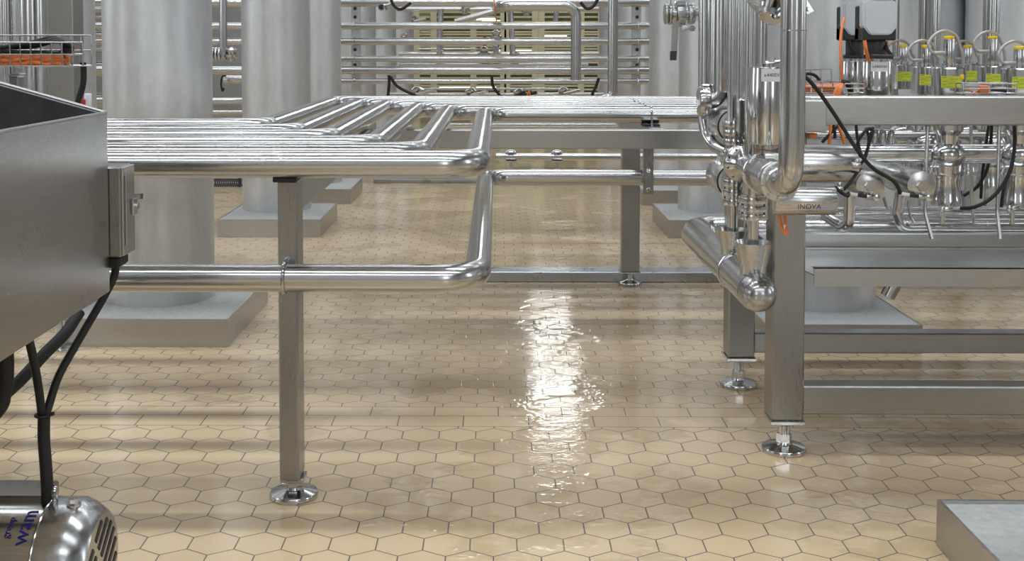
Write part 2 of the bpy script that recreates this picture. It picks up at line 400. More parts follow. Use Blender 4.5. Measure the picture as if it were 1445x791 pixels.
ya = PZ(322, 490).y; yb = PZ(450, 335).y; yc = PZ(495, 288).y
column('widest grey tank column at the left, rising behind the wet pipe bundle', 222.5, ya+0.44, .228, 'steel-edged plinth under the left foreground column', (P(92,490,ya).x, P(322,490,ya).x, ya, ya+0.80))
column('grey tank column just right of the widest left one', 389.5, yb+0.53, .223, 'steel-edged plinth behind the leg of the pipe support, in front of a smaller-looking one', (P(307,335,yb).x, P(452,335,yb).x, yb, yb+0.76))
column('grey tank column partly hidden, right of the second left column', 441, yc+0.53, .223, 'farthest visible plinth of the left row of columns', (P(350,288,yc).x, P(495,288,yc).x, yc, yc+0.76))
column('far grey column behind the clamps at the left end of the background pipes', 500, 12.0, .223, None)
column('far grey column fourth deep in the left row', 534, 14.5, .223, None)
column('farthest grey column of the left row, by the cream rack', 563, 17.5, .223, None)
yd = PZ(1302, 497).y; ye = PZ(944, 336).y; yf = PZ(907, 290).y
yd = 4.46
column('large grey tank column behind the upright pipes and servo valves', 1160, yd+0.45, .228, 'concrete-topped plinth under the right machine frame', (P(1080,459,yd).x, P(1302,460,yd).x, yd, yd+0.62))
column('grey tank column at the right, behind the butterfly valve', 1007, ye+0.53, .223, 'plinth right of the pipe rack post, nearer of two', (P(944,336,ye).x, P(944,336,ye).x+.64, ye, ye+0.76))
column('pale tank column immediately right of the background pipes', 957, yf+0.53, .223, 'plinth right of the pipe rack post, farther of two', (P(907,290,yf).x, P(907,290,yf).x+.64, yf, yf+0.76))
column('far grey column behind the upright pipe on the right of the background rack', 894, 12.0, .223, None)
column('farthest grey column on the right of the background rack', 872, 13.7, .223, None)
column('grey tank column behind the yellow-labelled valves', 1297, 6.6, .25, None, zb=0.0)
column('grey tank column at the top right corner', 1432, 6.3, .25, None, zb=0.0)
column('narrow grey column between cable basket and widest left column', 93, 9.2, .225, None, zb=0.0)
a, b = P(67, 60, 5.6), P(103, 60, 5.6)
tag(MB().b2((a.x, 5.6, 0), (b.x, 5.75, 3.2), bev=.004).build('square_post', 'post'), 'dark square steel post behind the cable tray at the left', 'post')
tag(MB().lathe((P(46, 60, 6.2).x, 6.2, 0), (0, 0, 1), [(0, 0), (0, .085), (3.2, .085), (3.2, 0)], 40).build('riser_pipe', 'pipe_z'), 'wide bright upright pipe between the left edge pipes and dark square post', 'pipe')
# plinth in the bottom right corner
c0 = P(1321, 769, PZ(1321, 769).y); yk = c0.y
p = thing('steel_plinth', 'concrete plinth with steel edging in the bottom right corner', 'plinth', (c0.x+.35, yk-.4, 0), 'column plinths')
x0, x1, y0_, y1_ = c0.x, c0.x+0.72, yk-0.8, yk; t = 0.008; h = 0.112
k = MB(); k.b2((x0, y0_, 0), (x1, y0_+t, h)); k.b2((x0, y1_-t, 0), (x1, y1_, h)); k.b2((x0, y0_+t, 0), (x0+t, y1_-t, h)); k.b2((x1-t, y0_+t, 0), (x1, y1_-t, h))
k.build('steel_edging', 'plinth', p)
MB().b2((x0+t, y0_+t, 0), (x1-t, y1_-t, h-0.008)).build('concrete_fill', 'concrete', p)

# ------------------------------------------------------------------ levelling feet
def foot(parent, x, y, ztop, rdisc, rstem, plate=0.0, ps=0.12):
    f = MB().cyl((x, y, 0.018), (x, y, ztop), rstem, bev=0.002)
    if plate: f.box((x, y, ztop+plate/2), (ps, ps, plate), bev=0.002)
    fo = f.build('levelling_foot', 'polish', parent)
    MB().lathe((x, y, 0), (0, 0, 1), [(0, 0), (0, rdisc*0.97), (0.004, rdisc), (0.012, rdisc), (0.015, rdisc*0.97), (0.024, rstem*1.4), (0.03, rstem*1.3), (0.03, 0)], 48).build('foot_disc', 'polish', fo)
    MB().hexnut((x, y, 0.042), (0, 0, 1), rstem*1.35, 0.024).build('hex_nut', 'polish', fo)
def ubolt(label, c, axis, R, group='pipe u-bolts', leg=0.05, back=(0, 1, 0)):
    """strap around a pipe centred c, its legs running towards 'back'"""
    c = Vector(c); a = Vector(axis).normalized(); b = Vector(back).normalized(); s = a.cross(b).normalized()
    pts = [c + b*leg + s*R] + [c + (s*math.cos(t)-b*math.sin(t))*R for t in [PI*k/16 for k in range(17)]] + [c + b*leg - s*R]
    mb = MB().tube(pts, 0.0042, 8)
    for sg in (1, -1): mb.hexnut(c+b*(leg-0.008)+s*sg*R, b, 0.008, 0.007)
    return tag(mb.build('u_bolt', 'polish'), label, 'pipe clamp', group)

# ------------------------------------------------------------------ wet pipe bundle with L bends
R0 = 0.0357
ZP = P(500, 231.5, 2.94).z
bundle = [  # near Y, right edge px, far Y
 (2.94, 693, 4.97, 'front pipe of the wet left bundle, lowest in view, bending away beside the floor opening'),
 (3.18, 612, 5.17, 'second pipe from the front of the wet left bundle with an elbow'),
 (3.42, 545, 5.37, 'third pipe from the front of the wet left bundle, bent to the back'),
 (3.66, 480, 5.57, 'fourth pipe from the front of the wet left bundle, droplets on top'),
 (3.90, 436, 5.77, 'fifth pipe from the front of the wet left bundle, near the columns'),
 (4.20, 392, 5.97, 'rearmost pipe of the wet left bundle, passing in front of the tank columns')]
far_px = [694, 640, 597, 553, 512, 476]
for i, (yn, ex, yfar, lab) in enumerate(bundle):
    xr = (P(ex, 200, yn).x + P(far_px[i], 150, yfar).x)/2 - R0
    pipe('process_pipe', lab, 'pipe', [(-2.6, yn, ZP), (xr, yn, ZP), (xr, yfar, ZP), (1.08 if i < 2 else 3.0, yfar, ZP)], R0, 0.105, 'pipe_wet', 'bent pipes of the bundle')
ZL = P(400, 392, 2.925).z
xl = P(693, 392, 2.925).x - R0
yl2 = 5.14
pipe('process_pipe', 'lower steel pipe held to the support leg by a ring strap, bending to the back', 'pipe', [(-2.6, 2.925, ZL), (xl, 2.925, ZL), (xl, yl2, ZL), (1.08, yl2, ZL)], 0.0357, 0.105, 'pipe_x', 'bent pipes of the bundle')

# pipe rack frame
ZB = ZP - R0 - 0.010
fr = thing('pipe_support_frame', 'steel support frame under the bent pipes, slim front leg, long cross beam', 'support frame', (0, 4.0, 0))
pf0, pf1 = P(393, 500, 2.975), P(414.5, 500, 2.975)
zfp = P(400, 684, 2.98).z
lx0, lx1, ly0, ly1 = pf0.x, pf1.x+0.012, 2.975, 3.065
MB().b2((lx0, ly0, zfp+0.01), (lx1, ly1, ZB-0.001), bev=0.005).build('post', 'post', fr)
MB().b2((lx0, ly1-0.004, ZB-0.085), (lx1, 4.73, ZB), bev=0.003).build('cross_beam', 'beam', fr)
foot(fr, (lx0+lx1)/2+0.004, 3.02, zfp, P(445,712,3.01).x-P(411,712,3.01).x, 0.017, 0.012, 0.062)
zbt, zbb = P(800, 183, 4.73).z, P(800, 210, 4.73).z
MB().b2((lx0, 4.73, zbb), (1.9, 4.80, zbt), bev=0.004).build('long_beam', 'beam', fr)
px0, px1 = P(878, 300, 5.70).x, P(903, 300, 5.70).x
zf2 = P(890, 384, 5.7).z
MB().b2((px0, 5.70, zf2), (px1, 5.78, zbb), bev=0.004).build('post', 'post', fr)
MB().b2((px0+.012, 4.80, zbb), (px0+0.075, 6.15, ZB), bev=0.003).build('cross_beam', 'beam', fr)
foot(fr, (px0+px1)/2, 5.74, zf2-0.008, P(903,403,5.74).x-P(886,403,5.74).x, 0.016, 0.010, 0.10)
hx0, hx1 = P(908, 240, 5.08).x, P(922.5, 240, 5.08).x
hz = P(915, 274, 5.08).z
MB().b2((hx0, 5.084, hz), (hx1, 5.098, zbb+0.03), bev=0.002).build('hanger_plate', 'post', fr)
for py in (240.5, 267.5):
    c = P(915, py, 5.08); MB().cyl(c, c+Vector((0, -0.006, 0)), 0.012, bev=0.002).hexnut(c+Vector((0, -0.010, 0)), (0, 1, 0), 0.008, 0.010).build('hanger_bolt', 'polish', fr)
MB().b2((lx0-0.003, 2.93, ZB), (lx1+0.006, 3.0, ZB+0.012), bev=0.002).build('rubber_pad', 'rubber', fr)
MB().b2((px0, 4.93, ZB), (px0+0.075, 4.99, ZB+0.008), bev=0.002).build('rubber_pad', 'rubber', fr)
cx = P(401, 392, 2.925).x
ubolt('ring strap clamping the lower pipe to the slim front leg', (cx+0.002, 2.925, ZL), (1, 0, 0), R0+0.0046, leg=0.055)
for yy, w in ((4.97, 'nearest'), (5.17, 'second'), (5.37, 'third'), (5.57, 'fourth')):
    ubolt('%s strap of the row clamping the far pipes on top of the cross beam' % w, (px0+0.04, yy, ZP), (1, 0, 0), R0+0.0046, leg=0.05, back=(0, 0, -1))

# thin pipes with small valves beyond the rack
zt = P(780, 221, 6.6).z
sp = MB().cyl((0.0, 6.6, zt), (1.25, 6.6, zt), 0.021).build('header_pipe', 'pipe_x'); tag(sp, 'thin header pipe seen below the long cross beam, carrying small valves', 'pipe')
for px, w in ((721, 'left'), (786, 'right')):
    c = P(px, 221, 6.6); v = thing('small_valve', 'small clamp valve on the thin header pipe, %s of two' % w, 'valve', c, 'small valves on the header pipe')
    MB().lathe(c+Vector((0, 0, .018)), (0, 0, 1), [(0, 0), (0, .022), (.012, .033), (.018, .026), (.024, .012), (.024, 0)], 20).build('bonnet', 'polish', v)
    MB().lathe(c-Vector((0, 0, .062)), (0, 0, 1), [(0, 0), (0, .010), (.026, .010), (.030, .030), (.042, .034), (.044, 0)], 20).build('drain_stub', 'polish', v)
for py, w in ((176, 'upper'), (180.5, 'lower')):
    z_ = P(780, py, 6.9).z; tag(MB().cyl((-0.3, 6.9+(py-176)*.02, z_), (P(877, py, 6.9).x, 6.9+(py-176)*.02, z_), 0.009).build('tube_rail', 'pipe_x'), '%s thin tube just above the long cross beam' % w, 'tube', 'thin tubes above the beam')

# ------------------------------------------------------------------ background pipe rack
YB_ = 10.4
bgx0, bgx1 = -6.0, P(922, 60, YB_).x
for (py, wpx, x0_, yy, lab) in [
  (3.5, 12, -6.0, 10.4, 'topmost long background pipe at the upper edge of the picture'),
  (36.5, 10, -6.0, 10.4, 'second long background pipe from the top'),
  (58.5, 10, -6.0, 10.4, 'third long background pipe from the top'),
  (83.0, 9.0, -1.6, 10.4, 'fourth long background pipe, middle of the rack'),
  (99.0, 11.5, -6.0, 10.4, 'fifth long background pipe, thickest of the rack'),
  (114.5, 8, -1.6, 10.4, 'lowest long background pipe of the rack')]:
    a = P(700, py, yy)
    tag(MB().cyl((x0_, yy, a.z), (bgx1+.3, yy, a.z), wpx/2*yy/F).build('background_pipe', 'pipe_x'), lab, 'pipe', 'long background pipes')
for (py, w, lab) in ((142, 9, 'upper of two pipes low between the left columns'), (158, 7, 'lower of two pipes low between the left columns')):
    z_ = P(320, py, 10.0).z; tag(MB().cyl((-6, 10.0, z_), (-1.7, 10.0, z_), w/2*10/F).build('background_pipe', 'pipe_x'), lab, 'pipe', 'long background pipes')
z_ = P(320, 112, 9.8).z; a = P(316, 112, 9.8)
tag(MB().cyl((a.x, 9.8, z_), (-1.7, 9.8, z_), 0.038, bev=0.004).build('short_cylinder', 'turned'), 'short horizontal cylinder end between the first two left columns', 'actuator')
cable('signal_cable', 'black looped cable on the short cylinder between left columns', [P(319, 107, 9.7), P(314, 108, 9.7), P(312, 118, 9.7), P(314, 128, 9.7), P(316, 124, 9.7)], 0.008)
for px, nm in ((501, 'left'), (899, 'right')):
    a0 = P(px-6.5, 0, 10.46); a1 = P(px+6.5, 0, 10.46); g = thing('pipe_hanger_strip', 'upright perforated strip clamping the background pipes, %s one' % nm, 'bracket', (a0.x, 10.5, 0), 'perforated strips')
    MB().b2((a0.x, 10.50, 0.0), (a1.x, 10.54, 2.0), bev=0.004).build('strip', 'tank', g)
    q = MB()
    for py in (36.5, 58.5, 83, 99, 114.5):
        z_ = P(px, py, 10.4).z; q.torus(((a0.x+a1.x)/2, 10.4, z_), (1, 0, 0), 0.037, 0.006, 20)
    q.build('pipe_clips', 'polish', g)
    q = MB()
    for py in (12, 24, 70, 92): q.cyl(P(px, py, 10.5), P(px, py, 10.495), 0.016)
    q.build('bolt_heads', 'ink', g)
# descending pipes in front
def vpipe(label, pts, r, bend, mat='pipe_z', name='process_pipe', group='background risers'):
    return pipe(name, label, 'pipe', pts, r, bend, mat, group)
a = P(813, 0, 9.6); zt_ = P(700, 8, 9.6).z
vpipe('background pipe coming from the left and dropping in front of the rack', [(P(700,8,9.6).x, 9.6+.9, zt_+.02), (P(708,8,9.6).x, 9.6, zt_), (a.x, 9.6, zt_), (a.x, 9.6, ZP)], 0.043, 0.10)
b_ = P(865, 0, 9.4)
vpipe('straight riser right of the dropping background pipe with a foot bend', [(b_.x, 9.4, 3.2), (b_.x, 9.4, P(865, 137, 9.4).z), (b_.x-.16, 9.4, P(865, 142, 9.4).z-.02)], 0.041, 0.07)
vpipe('thin riser behind the rack below the diagonal pipe', [P(622, 14, 11.2), P(620, 78, 11.2)], 0.028, 0)
vpipe('thin riser behind the rack in the middle', [P(720, 12, 11.2), P(724, 78, 11.2)], 0.028, 0)
vpipe('thin riser behind the rack near the right', [P(786, 8, 11.2), P(784, 30, 11.2)], 0.025, 0)
vpipe('diagonal pipe rising to the right above the rack', [P(642, 31, 10.8), P(700, 15, 10.8), P(720, 12, 10.9)], 0.028, 0.1, 'pipe_x')
for (py, x0p, x1p, w, lab) in [(13, 560, 845, 7, 'rear pipe just under the top edge'), (76, 563, 845, 6, 'rear pipe between the cream racks'), (91, 563, 830, 6, 'rear pipe behind the thickest rack pipe'), (133, 545, 852, 5, 'rear pipe low behind the rack'), (125, 590, 800, 3, 'thin rear tube low behind the rack'), (69, 590, 670, 3, 'thin rear tube in front of the cream boards')]:
    a = P(x0p, py, 11.3); b = P(x1p, py, 11.3)
    tag(MB().cyl((a.x, 11.3, a.z), (b.x, 11.3, a.z), w/2*11.3/F).build('background_pipe', 'pipe_x'), lab, 'pipe', 'rear background pipes')
# little valves and fittings on the rear pipes
def fitting(px, py, Y, r, lab, kind=0):
    c = P(px, py, Y); v = thing('clamp_valve', lab, 'valve', c, 'fittings on the background pipes')
    MB().lathe(c-Vector((0, 0, r*1.1)), (0, 0, 1), [(0, 0), (0, r*.5), (r*.5, r*.55), (r*.6, r), (r*1.0, r*1.05), (r*1.1, r*.6), (r*1.7, r*.9), (r*2.0, r*.4), (r*2.2, 0)], 20).build('body', 'polish', v)
    if kind: MB().cyl(c+Vector((0, -r*1.1, 0)), c+Vector((r*2.2, -r*1.1, r*.5)), r*.22, seg=10).build('handle', 'blackplastic' if kind == 2 else 'polish', v)
FT = [(585, 30, .05, 1, 'top left'), (656, 12, .05, 1, 'upper, with a lever'), (700, 50, .055, 0, 'white, upper middle'), (700, 66, .05, 0, 'below the white one in the middle'), (743, 13, .055, 2, 'with a black knob at the top'), (683, 74, .06, 0, 'star shaped on the rear pipe'), (727, 79, .05, 0, 'flat on the rear pipe'), (620, 75, .04, 0, 'under the thin left riser'), (588, 133, .08, 1, 'large, low at the left'), (665, 134, .075, 1, 'large, low in the middle'), (733, 135, .075, 2, 'large, low right of middle'), (795, 132, .07, 1, 'low beside the dropping pipe'), (570, 52, .04, 0, 'cup shaped at the left')]
for (px, py, r, kd, w) in FT: fitting(px, py, 11.2, r, 'background clamp valve, %s' % w, kd)
# union between left columns
c = P(304, 76, 9.3); u = thing('pipe_union', 'ribbed clamp union on the riser between the first two left columns', 'fitting', c)
q = MB()
for k in range(3): q.cyl(P(300+k*4.5, 76, 9.3), P(303+k*4.5, 76, 9.3), 0.055, bev=0.004)
q.build('clamp_rings', 'polish', u)
vpipe('riser dropping between the first two left columns', [P(315, -60, 9.3), P(315, 84, 9.3)], 0.032, 0)
fitting(327, 76, 9.3, .055, 'background clamp valve, beside the riser between left columns', 0)
# end cup
e0 = P(538, 10, 10.0); q = MB().lathe(e0, (0.25, 1, 0), [(0, .016), (0, .031), (.08, .031), (.12, .022), (.12, .0)], 24)
q.cyl(P(542, 9, 10.05), P(556, 3, 10.1), 0.012); tag(q.build('open_pipe_stub', 'polish'), 'short open pipe stub facing the camera near the left perforated strip', 'pipe')
MB_ = MB().cyl(e0+Vector((0, -.004, 0)), e0+Vector((0, .01, 0)), .022); MB_.build('bore', 'blackplastic', bpy.data.objects['open_pipe_stub'])
for k, (pts, lab, m) in enumerate([
    ([P(550, -5, 9.9), P(556, 8, 9.9), P(566, 13, 9.9), P(580, 4, 9.9)], 'black cable sagging at the top left of the rack', 'rubber'),
    ([P(549, 106, 9.9), P(549, 120, 9.9), P(547, 138, 9.9)], 'straight black cable dropping to the low left valve', 'rubber'),
    ([P(551, 108, 9.9), P(560, 121, 9.9), P(576, 130, 9.9), P(596, 139, 9.9)], 'black cable slanting to the low left valve', 'rubber'),
    ([P(694, 108, 9.9), P(696, 122, 9.9), P(708, 138, 9.9)], 'black cable curving down in the middle of the rack', 'rubber'),
    ([P(722, 139, 9.9), P(732, 133, 9.9), P(741, 129, 9.9)], 'short black cable at the low right valve', 'rubber'),
    ([P(845, 110, 9.9), P(841, 122, 9.9), P(836, 134, 9.9), P(842, 141, 9.9)], 'black cable beside the straight riser', 'rubber'),
    ([P(819, 3, 9.2), P(828, 12, 9.2), P(838, 8, 9.2), P(846, -6, 9.2)], 'black cable loop at the top right of the rack', 'rubber'),
    ([P(697, -6, 9.9), P(698, 12, 9.9), P(701, 33, 9.9)], 'thin orange wire hanging above the rack', 'orange'),
    ([P(748, 142, 9.9), P(747, 128, 9.9), P(742, 140, 9.9)], 'thin orange wire low in the rack', 'orange')]):
    cable('signal_cable', lab, pts, 0.013 if m == 'rubber' else 0.006, m, group='background cables')

# cream racking with boards at the far end
rk = thing('cream_rack', 'cream painted rack with khaki boards and green-lit gaps far behind the pipes', 'rack', (0.7, 19, 0))
q = MB(); bd = MB(); lt = MB()
xL, xR = P(586, 40, 19).x, P(850, 40, 19).x
for k in range(9):
    px = [588, 612, 668, 710, 716, 755, 764, 820, 848][k]; a = P(px, 60, 19); q.b2((a.x-.05, 18.95, 0), (a.x+.05, 19.05, 2.6))
for py in (17, 24, 31, 45, 48.5, 53, 65, 69, 73, 88, 104, 110, 121, 126, 131, 137):
    a = P(700, py, 19); q.b2((xL, 18.97, a.z-.015), (xR, 19.03, a.z+.015))
q.build('uprights_and_rails', 'cream', rk)
for py in (22, 28, 50, 63, 68, 90, 107, 124, 134):
    a = P(700, py, 19.3); bd.b2((xL, 19.25, a.z-.045), (xR, 19.3, a.z+.03))
bd.build('boards', 'khaki', rk)
MB().b2((P(612,60,19).x-.38, 19.06, 1.23), (P(612,60,19).x-.02, 19.1, 2.2)).build('side_panel', 'cream', rk)
MB().b2((xL, 19.6, 0.1), (xR+.1, 19.65, 2.3)).build('back_panel', 'khaki', rk)
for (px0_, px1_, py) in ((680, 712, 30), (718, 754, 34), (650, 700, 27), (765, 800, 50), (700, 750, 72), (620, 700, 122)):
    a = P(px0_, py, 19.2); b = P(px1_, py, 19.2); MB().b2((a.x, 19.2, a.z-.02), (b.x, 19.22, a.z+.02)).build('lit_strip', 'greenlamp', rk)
# red and blue items glimpsed
tag(MB().cyl(P(684, 52, 12), P(684, 66, 12), .02).build('red_hose_end', 'red'), 'dark red hose end behind the rack near the middle', 'hose')

# rack glimpsed at the top right between columns
q = thing('shelf_bay', 'shelf bay seen in the gap between the two right tank columns', 'shelf', (P(1360, 60, 13).x, 13, 0))
k = MB()
for py in (3, 20, 40, 62): a = P(1340, py, 13); b = P(1380, py, 13); k.b2((a.x, 13, a.z-.025), (b.x, 13.2, a.z+.015))
k.build('shelves', 'pipe_x', q)
a = P(1340, 36, 13.25); b = P(1380, 24, 13.25); MB().b2((a.x, 13.22, a.z), (b.x, 13.26, b.z)).build('cream_panel', 'cream', q)
a = P(1352, 13, 12.9); b = P(1366, 8, 12.9); MB().b2((a.x, 12.88, a.z), (b.x, 12.95, b.z), bev=.004).build('blue_box', 'blue', q)
cable('hose', 'black hose curving in the gap between right tank columns', [P(1354, 14, 12.6), P(1360, 26, 12.6), P(1371, 33, 12.6)], .012)
# background pipes seen left of the widest column
for py, w in ((14, 'first'), (24, 'second'), (50, 'third'), (70, 'fourth'), (92, 'fifth'), (105, 'sixth'), (137, 'seventh'), (148, 'eighth')):
    z_ = P(140, py, 11.5).z; tag(MB().cyl((-5.2, 11.5, z_), (-3.0, 11.5, z_), .02 + .01*(py % 3)).build('background_pipe', 'pipe_x'), '%s short pipe from the top in the narrow gap left of the widest column' % w, 'pipe', 'pipes in the narrow gap')
# perforated grating low in the distance
a = P(293, 263, 9.6); b = P(338, 252, 9.6); q = MB()
q.b2((a.x, 9.6, a.z), (b.x, 9.61, a.z+.008)); q.b2((a.x, 9.6, b.z-.008), (b.x, 9.61, b.z))
n = 16
for k in range(n):
    x_ = a.x + (b.x-a.x)*k/(n-1); q.cyl((x_, 9.605, a.z), (x_+.02, 9.605, b.z), .004, seg=6); q.cyl((x_+.02, 9.607, a.z), (x_, 9.607, b.z), .004, seg=6)
q.cyl((b.x, 9.6, 0), (b.x, 9.6, .12), .012); q.cyl((a.x, 9.6, 0), (a.x, 9.6, .12), .012)
tag(q.build('wire_grating', 'ink'), 'dark low wire grating on the floor between left columns in the distance', 'grating')

# ------------------------------------------------------------------ right machine frame
mf = thing('machine_frame', 'heavy box-section steel frame of the valve machine at the right', 'machine frame', (1.6, 3.6, 0))
YP1, YP2 = 3.335, 3.985
def post_r(pxa, pxb, Y, pyb, pyref):
    a, b = P(pxa, pyref, Y), P(pxb, pyref, Y); zb = P(pxa, pyb, Y).z
    MB().b2((a.x, Y, zb), (b.x, Y+.095, 0.955), bev=0.005).build('post', 'post', mf)
    return (a.x+b.x)/2, zb, b.x
xa, za, xae = post_r(1090, 1136, YP1, 594, 450)
xb, zb_, xbe = post_r(1028, 1065.5, YP2, 505, 470)
foot(mf, xa+.002, YP1+.047, za-.012, P(1140,643,YP1+.047).x-P(1109,643,YP1+.047).x, 0.017, 0.012, 0.102)
foot(mf, xb, YP2+.047, zb_-.012, P(1068,549,YP2+.047).x-P(1042,549,YP2+.047).x, 0.017, 0.012, 0.102)
def rail(Y, pyt, pyb, xs, xe=3.4, dy=.07, nm='rail'):
    z1, z0 = P(1200, pyt, Y).z, P(1200, pyb, Y).z
    MB().b2((xs, Y, z0), (xe, Y+dy, z1), bev=.004).build(nm, 'beam', mf)
rail(3.35, 545, 585, xae)
rail(4.00, 470, 498, xbe)
zt_ = P(1200, 135.5, 3.40).z
rail(3.40, 136, 177, xa-.05, nm='top_beam', dy=.09)
# end stub of the top side beam, facing the camera
a, b = P(1075, 141, 3.22), P(1167, 187, 3.22)
MB().b2((a.x, 3.22, b.z), (b.x, 3.40, a.z), bev=.004).b2((a.x, 3.49, b.z), (a.x+.1, 4.1, a.z)).build('side_beam', 'beam', mf)
MB().b2((xa-.05, 3.49, 0.955), (xa+.04, 3.985, 1.03), bev=.004).build('side_beam', 'beam', mf)
# drip tray
dt = thing('drip_tray', 'shallow stainless drip tray with upturned lip under the right-hand valves', 'tray', (1.9, 3.7, 0.45))
tz1, tz0 = P(1200, 377.5, 3.40).z, P(1200, 404, 3.40).z
tx0 = P(1149, 390, 3.40).x; tx1 = 3.2; tyb = 4.02
bz = P(1200, 352, tyb).z
q = MB(); q.b2((tx0, 3.40, tz0), (tx1, 3.404, tz1)); q.b2((tx0, 3.40, tz1-.003), (tx1, 3.425, tz1))
q.b2((tx0, tyb, tz0), (tx1, tyb+.004, bz+.006)); q.build('lip', 'beam', dt)
q = MB(); q.prism([(tx0, 3.404, tz0+.03), (tx1, 3.404, tz0+.03), (tx1, tyb, bz), (tx0, tyb, bz-.004)], (0, 0, .003)); q.build('tray_floor', 'pipe_x', dt)
q = MB(); q.b2((tx0-.035, 3.43, tz0), (tx0-.03, 4.0, tz1)); q.build('end_flange', 'beam', dt)
MB().cyl(P(1262, 398, 3.75), P(1252, 418, 3.75), .026, .024).build('drain_spout', 'pipe_z', dt)
rail(4.08, 329, 349, xbe-.08, dy=.04, nm='rear_beam')
MB().b2((xa-.03, 3.43, tz0), (xa+.03, 4.0, tz0+.03)).build('tray_bearer', 'beam', mf)

# ------------------------------------------------------------------ header pipes above the tray
for (py, w, Y, lab) in [(294, 6, 4.02, 'thin polished header pipe, uppermost above the drip tray'), (303.5, 10, 3.95, 'second header pipe above the drip tray')]:
    a = P(1140, py, Y); tag(MB().cyl((xa+.06, Y, a.z), (3.4, Y, a.z), w/2*Y/F).build('header_pipe', 'pipe_x'), lab, 'pipe', 'header pipes above the tray')
a = P(1268, 280, 3.75); zc = P(1268, 321, 3.75).z
pipe('header_pipe', 'polished pipe curving down from the second hex-bolt actuator and running right', 'pipe', [P(1270, 272, 3.75), P(1266, 300, 3.75), P(1272, 321, 3.75), (3.2, 3.75, zc)], 0.0165, 0.035, 'polish', 'header pipes above the tray')
pipe('elbow_pipe', 'short polished elbow hanging from the first hex-bolt actuator', 'pipe', [P(1199, 270, 3.5), P(1198, 326, 3.5), P(1165, 304, 3.62)], 0.0175, 0.035, 'polish')
a = P(1250, 216.5, 3.72)
tag(MB().cyl((1.15, 3.72, a.z), (3.2, 3.72, a.z), .031).build('header_pipe', 'pipe_x'), 'thick horizontal header pipe joining the round valve bodies', 'pipe')
a = P(1150, 190, 4.1); tag(MB().cyl((.95, 4.1, a.z), (3.2, 4.1, a.z), .018).build('header_pipe', 'pipe_x'), 'pipe half hidden just below the top beam', 'pipe')

# ------------------------------------------------------------------ collector pipe with funnels
XC = P(1066, 410, 3.2).x; ZC = P(1066, 410, 3.2).z; RC_ = 0.0525; YC0 = 3.17; YC1 = 4.24
co = thing('drain_collector', 'large drain collector pipe with dished wet end cap and two funnels', 'pipe', (XC, 3.6, ZC))
q = MB().tube(fillet([(XC, YC0+.01, ZC), (XC, YC1, ZC), (3.2, YC1, ZC)], .085, 14), RC_, 40); q.build('pipe_run', 'pipe_wet', co)
q = MB().lathe((XC, YC0+.02, ZC), (0, -1, 0), [(0, RC_), (.01, RC_), (.035, RC_*.93), (.055, RC_*.76), (.068, RC_*.5), (.074, RC_*.22), (.075, 0)], 40); q.build('end_cap', 'cast', co)
MB().torus((XC, 3.47, ZC), (0, 1, 0), RC_+.001, .0035, 40).build('weld_band', 'polish', co)
for (Y, zt2, rt, rb, w) in ((3.23, P(1062, 341, 3.23).z, .056, .036, 'front'), (3.52, P(1033, 323, 3.52).z, .052, .033, 'rear')):
    zb2 = ZC + RC_*.55
    prof = [(0, rb), (.03, rb), (zt2-zb2, rt), (zt2-zb2, rt-.003), (.034, rb-.003), (.0, rb-.003)]
    MB().lathe((XC, Y, zb2), (0, 0, 1), prof, 40).build('funnel', 'turned', co)

# ------------------------------------------------------------------ valve cluster
AX = P(1100, 260, 2.93).x; AZ = P(1100, 256, 2.93).z
vc = thing('valve_block', 'row of flanged valve bodies between the big front pipe and the drain funnels', 'valve', (AX, 3.2, AZ))
q = MB().lathe((AX, 2.915, AZ), (0, 1, 0), [(0, 0), (0, .034), (.004, .037), (.010, .037), (.011, .047), (.014, .051), (.026, .051), (.029, .047), (.030, .044), (.045, .044), (.05, .048), (.13, .048), (.135, .040), (.18, .040), (.18, 0)], 48)
q.build('front_body', 'turned', vc)
q = MB().lathe((AX, 3.09, AZ), (0, 1, 0), [(0, 0), (0, .052), (.004, .055), (.012, .055), (.014, .050), (.018, .050), (.020, .055), (.030, .055), (.034, .052), (.05, .038), (.12, .036), (.16, .040), (.16, 0)], 48)
q.build('clamped_flange', 'polish', vc)
q = MB().lathe((AX, 3.30, AZ), (0, 1, 0), [(0, .024), (.03, .032), (.05, .052), (.055, .055), (.065, .055), (.068, .051), (.072, .051), (.075, .055), (.085, .055), (.09, .05), (.14, .035), (.24, .035), (.24, 0)], 48)
q.build('cone_flange', 'polish', vc)
q = MB()
for (Y, R) in ((3.088, .0475), (3.352, .048), (2.926, .044)):
    for k in range(10):
        t_ = 2*PI*k/10+.2; q.cyl((AX+math.cos(t_)*R, Y-.008, AZ+math.sin(t_)*R), (AX+math.cos(t_)*R, Y+.002, AZ+math.sin(t_)*R), .0035, seg=8)
q.build('flange_bolts', 'polish', vc)
for (Y, R) in ((3.106, .0525), (3.371, .0525)):
    MB().lathe((AX, Y, AZ), (0, 1, 0), [(0, .03), (0, R+.0008), (.0018, R+.0008), (.0018, .03)], 48).build('gasket', 'blackplastic', vc)
c = P(1024, 214, 3.4); MB().cyl(c, c+Vector((.03, 0, -.012)), .012, bev=.002).build('port_stub', 'polish', vc)
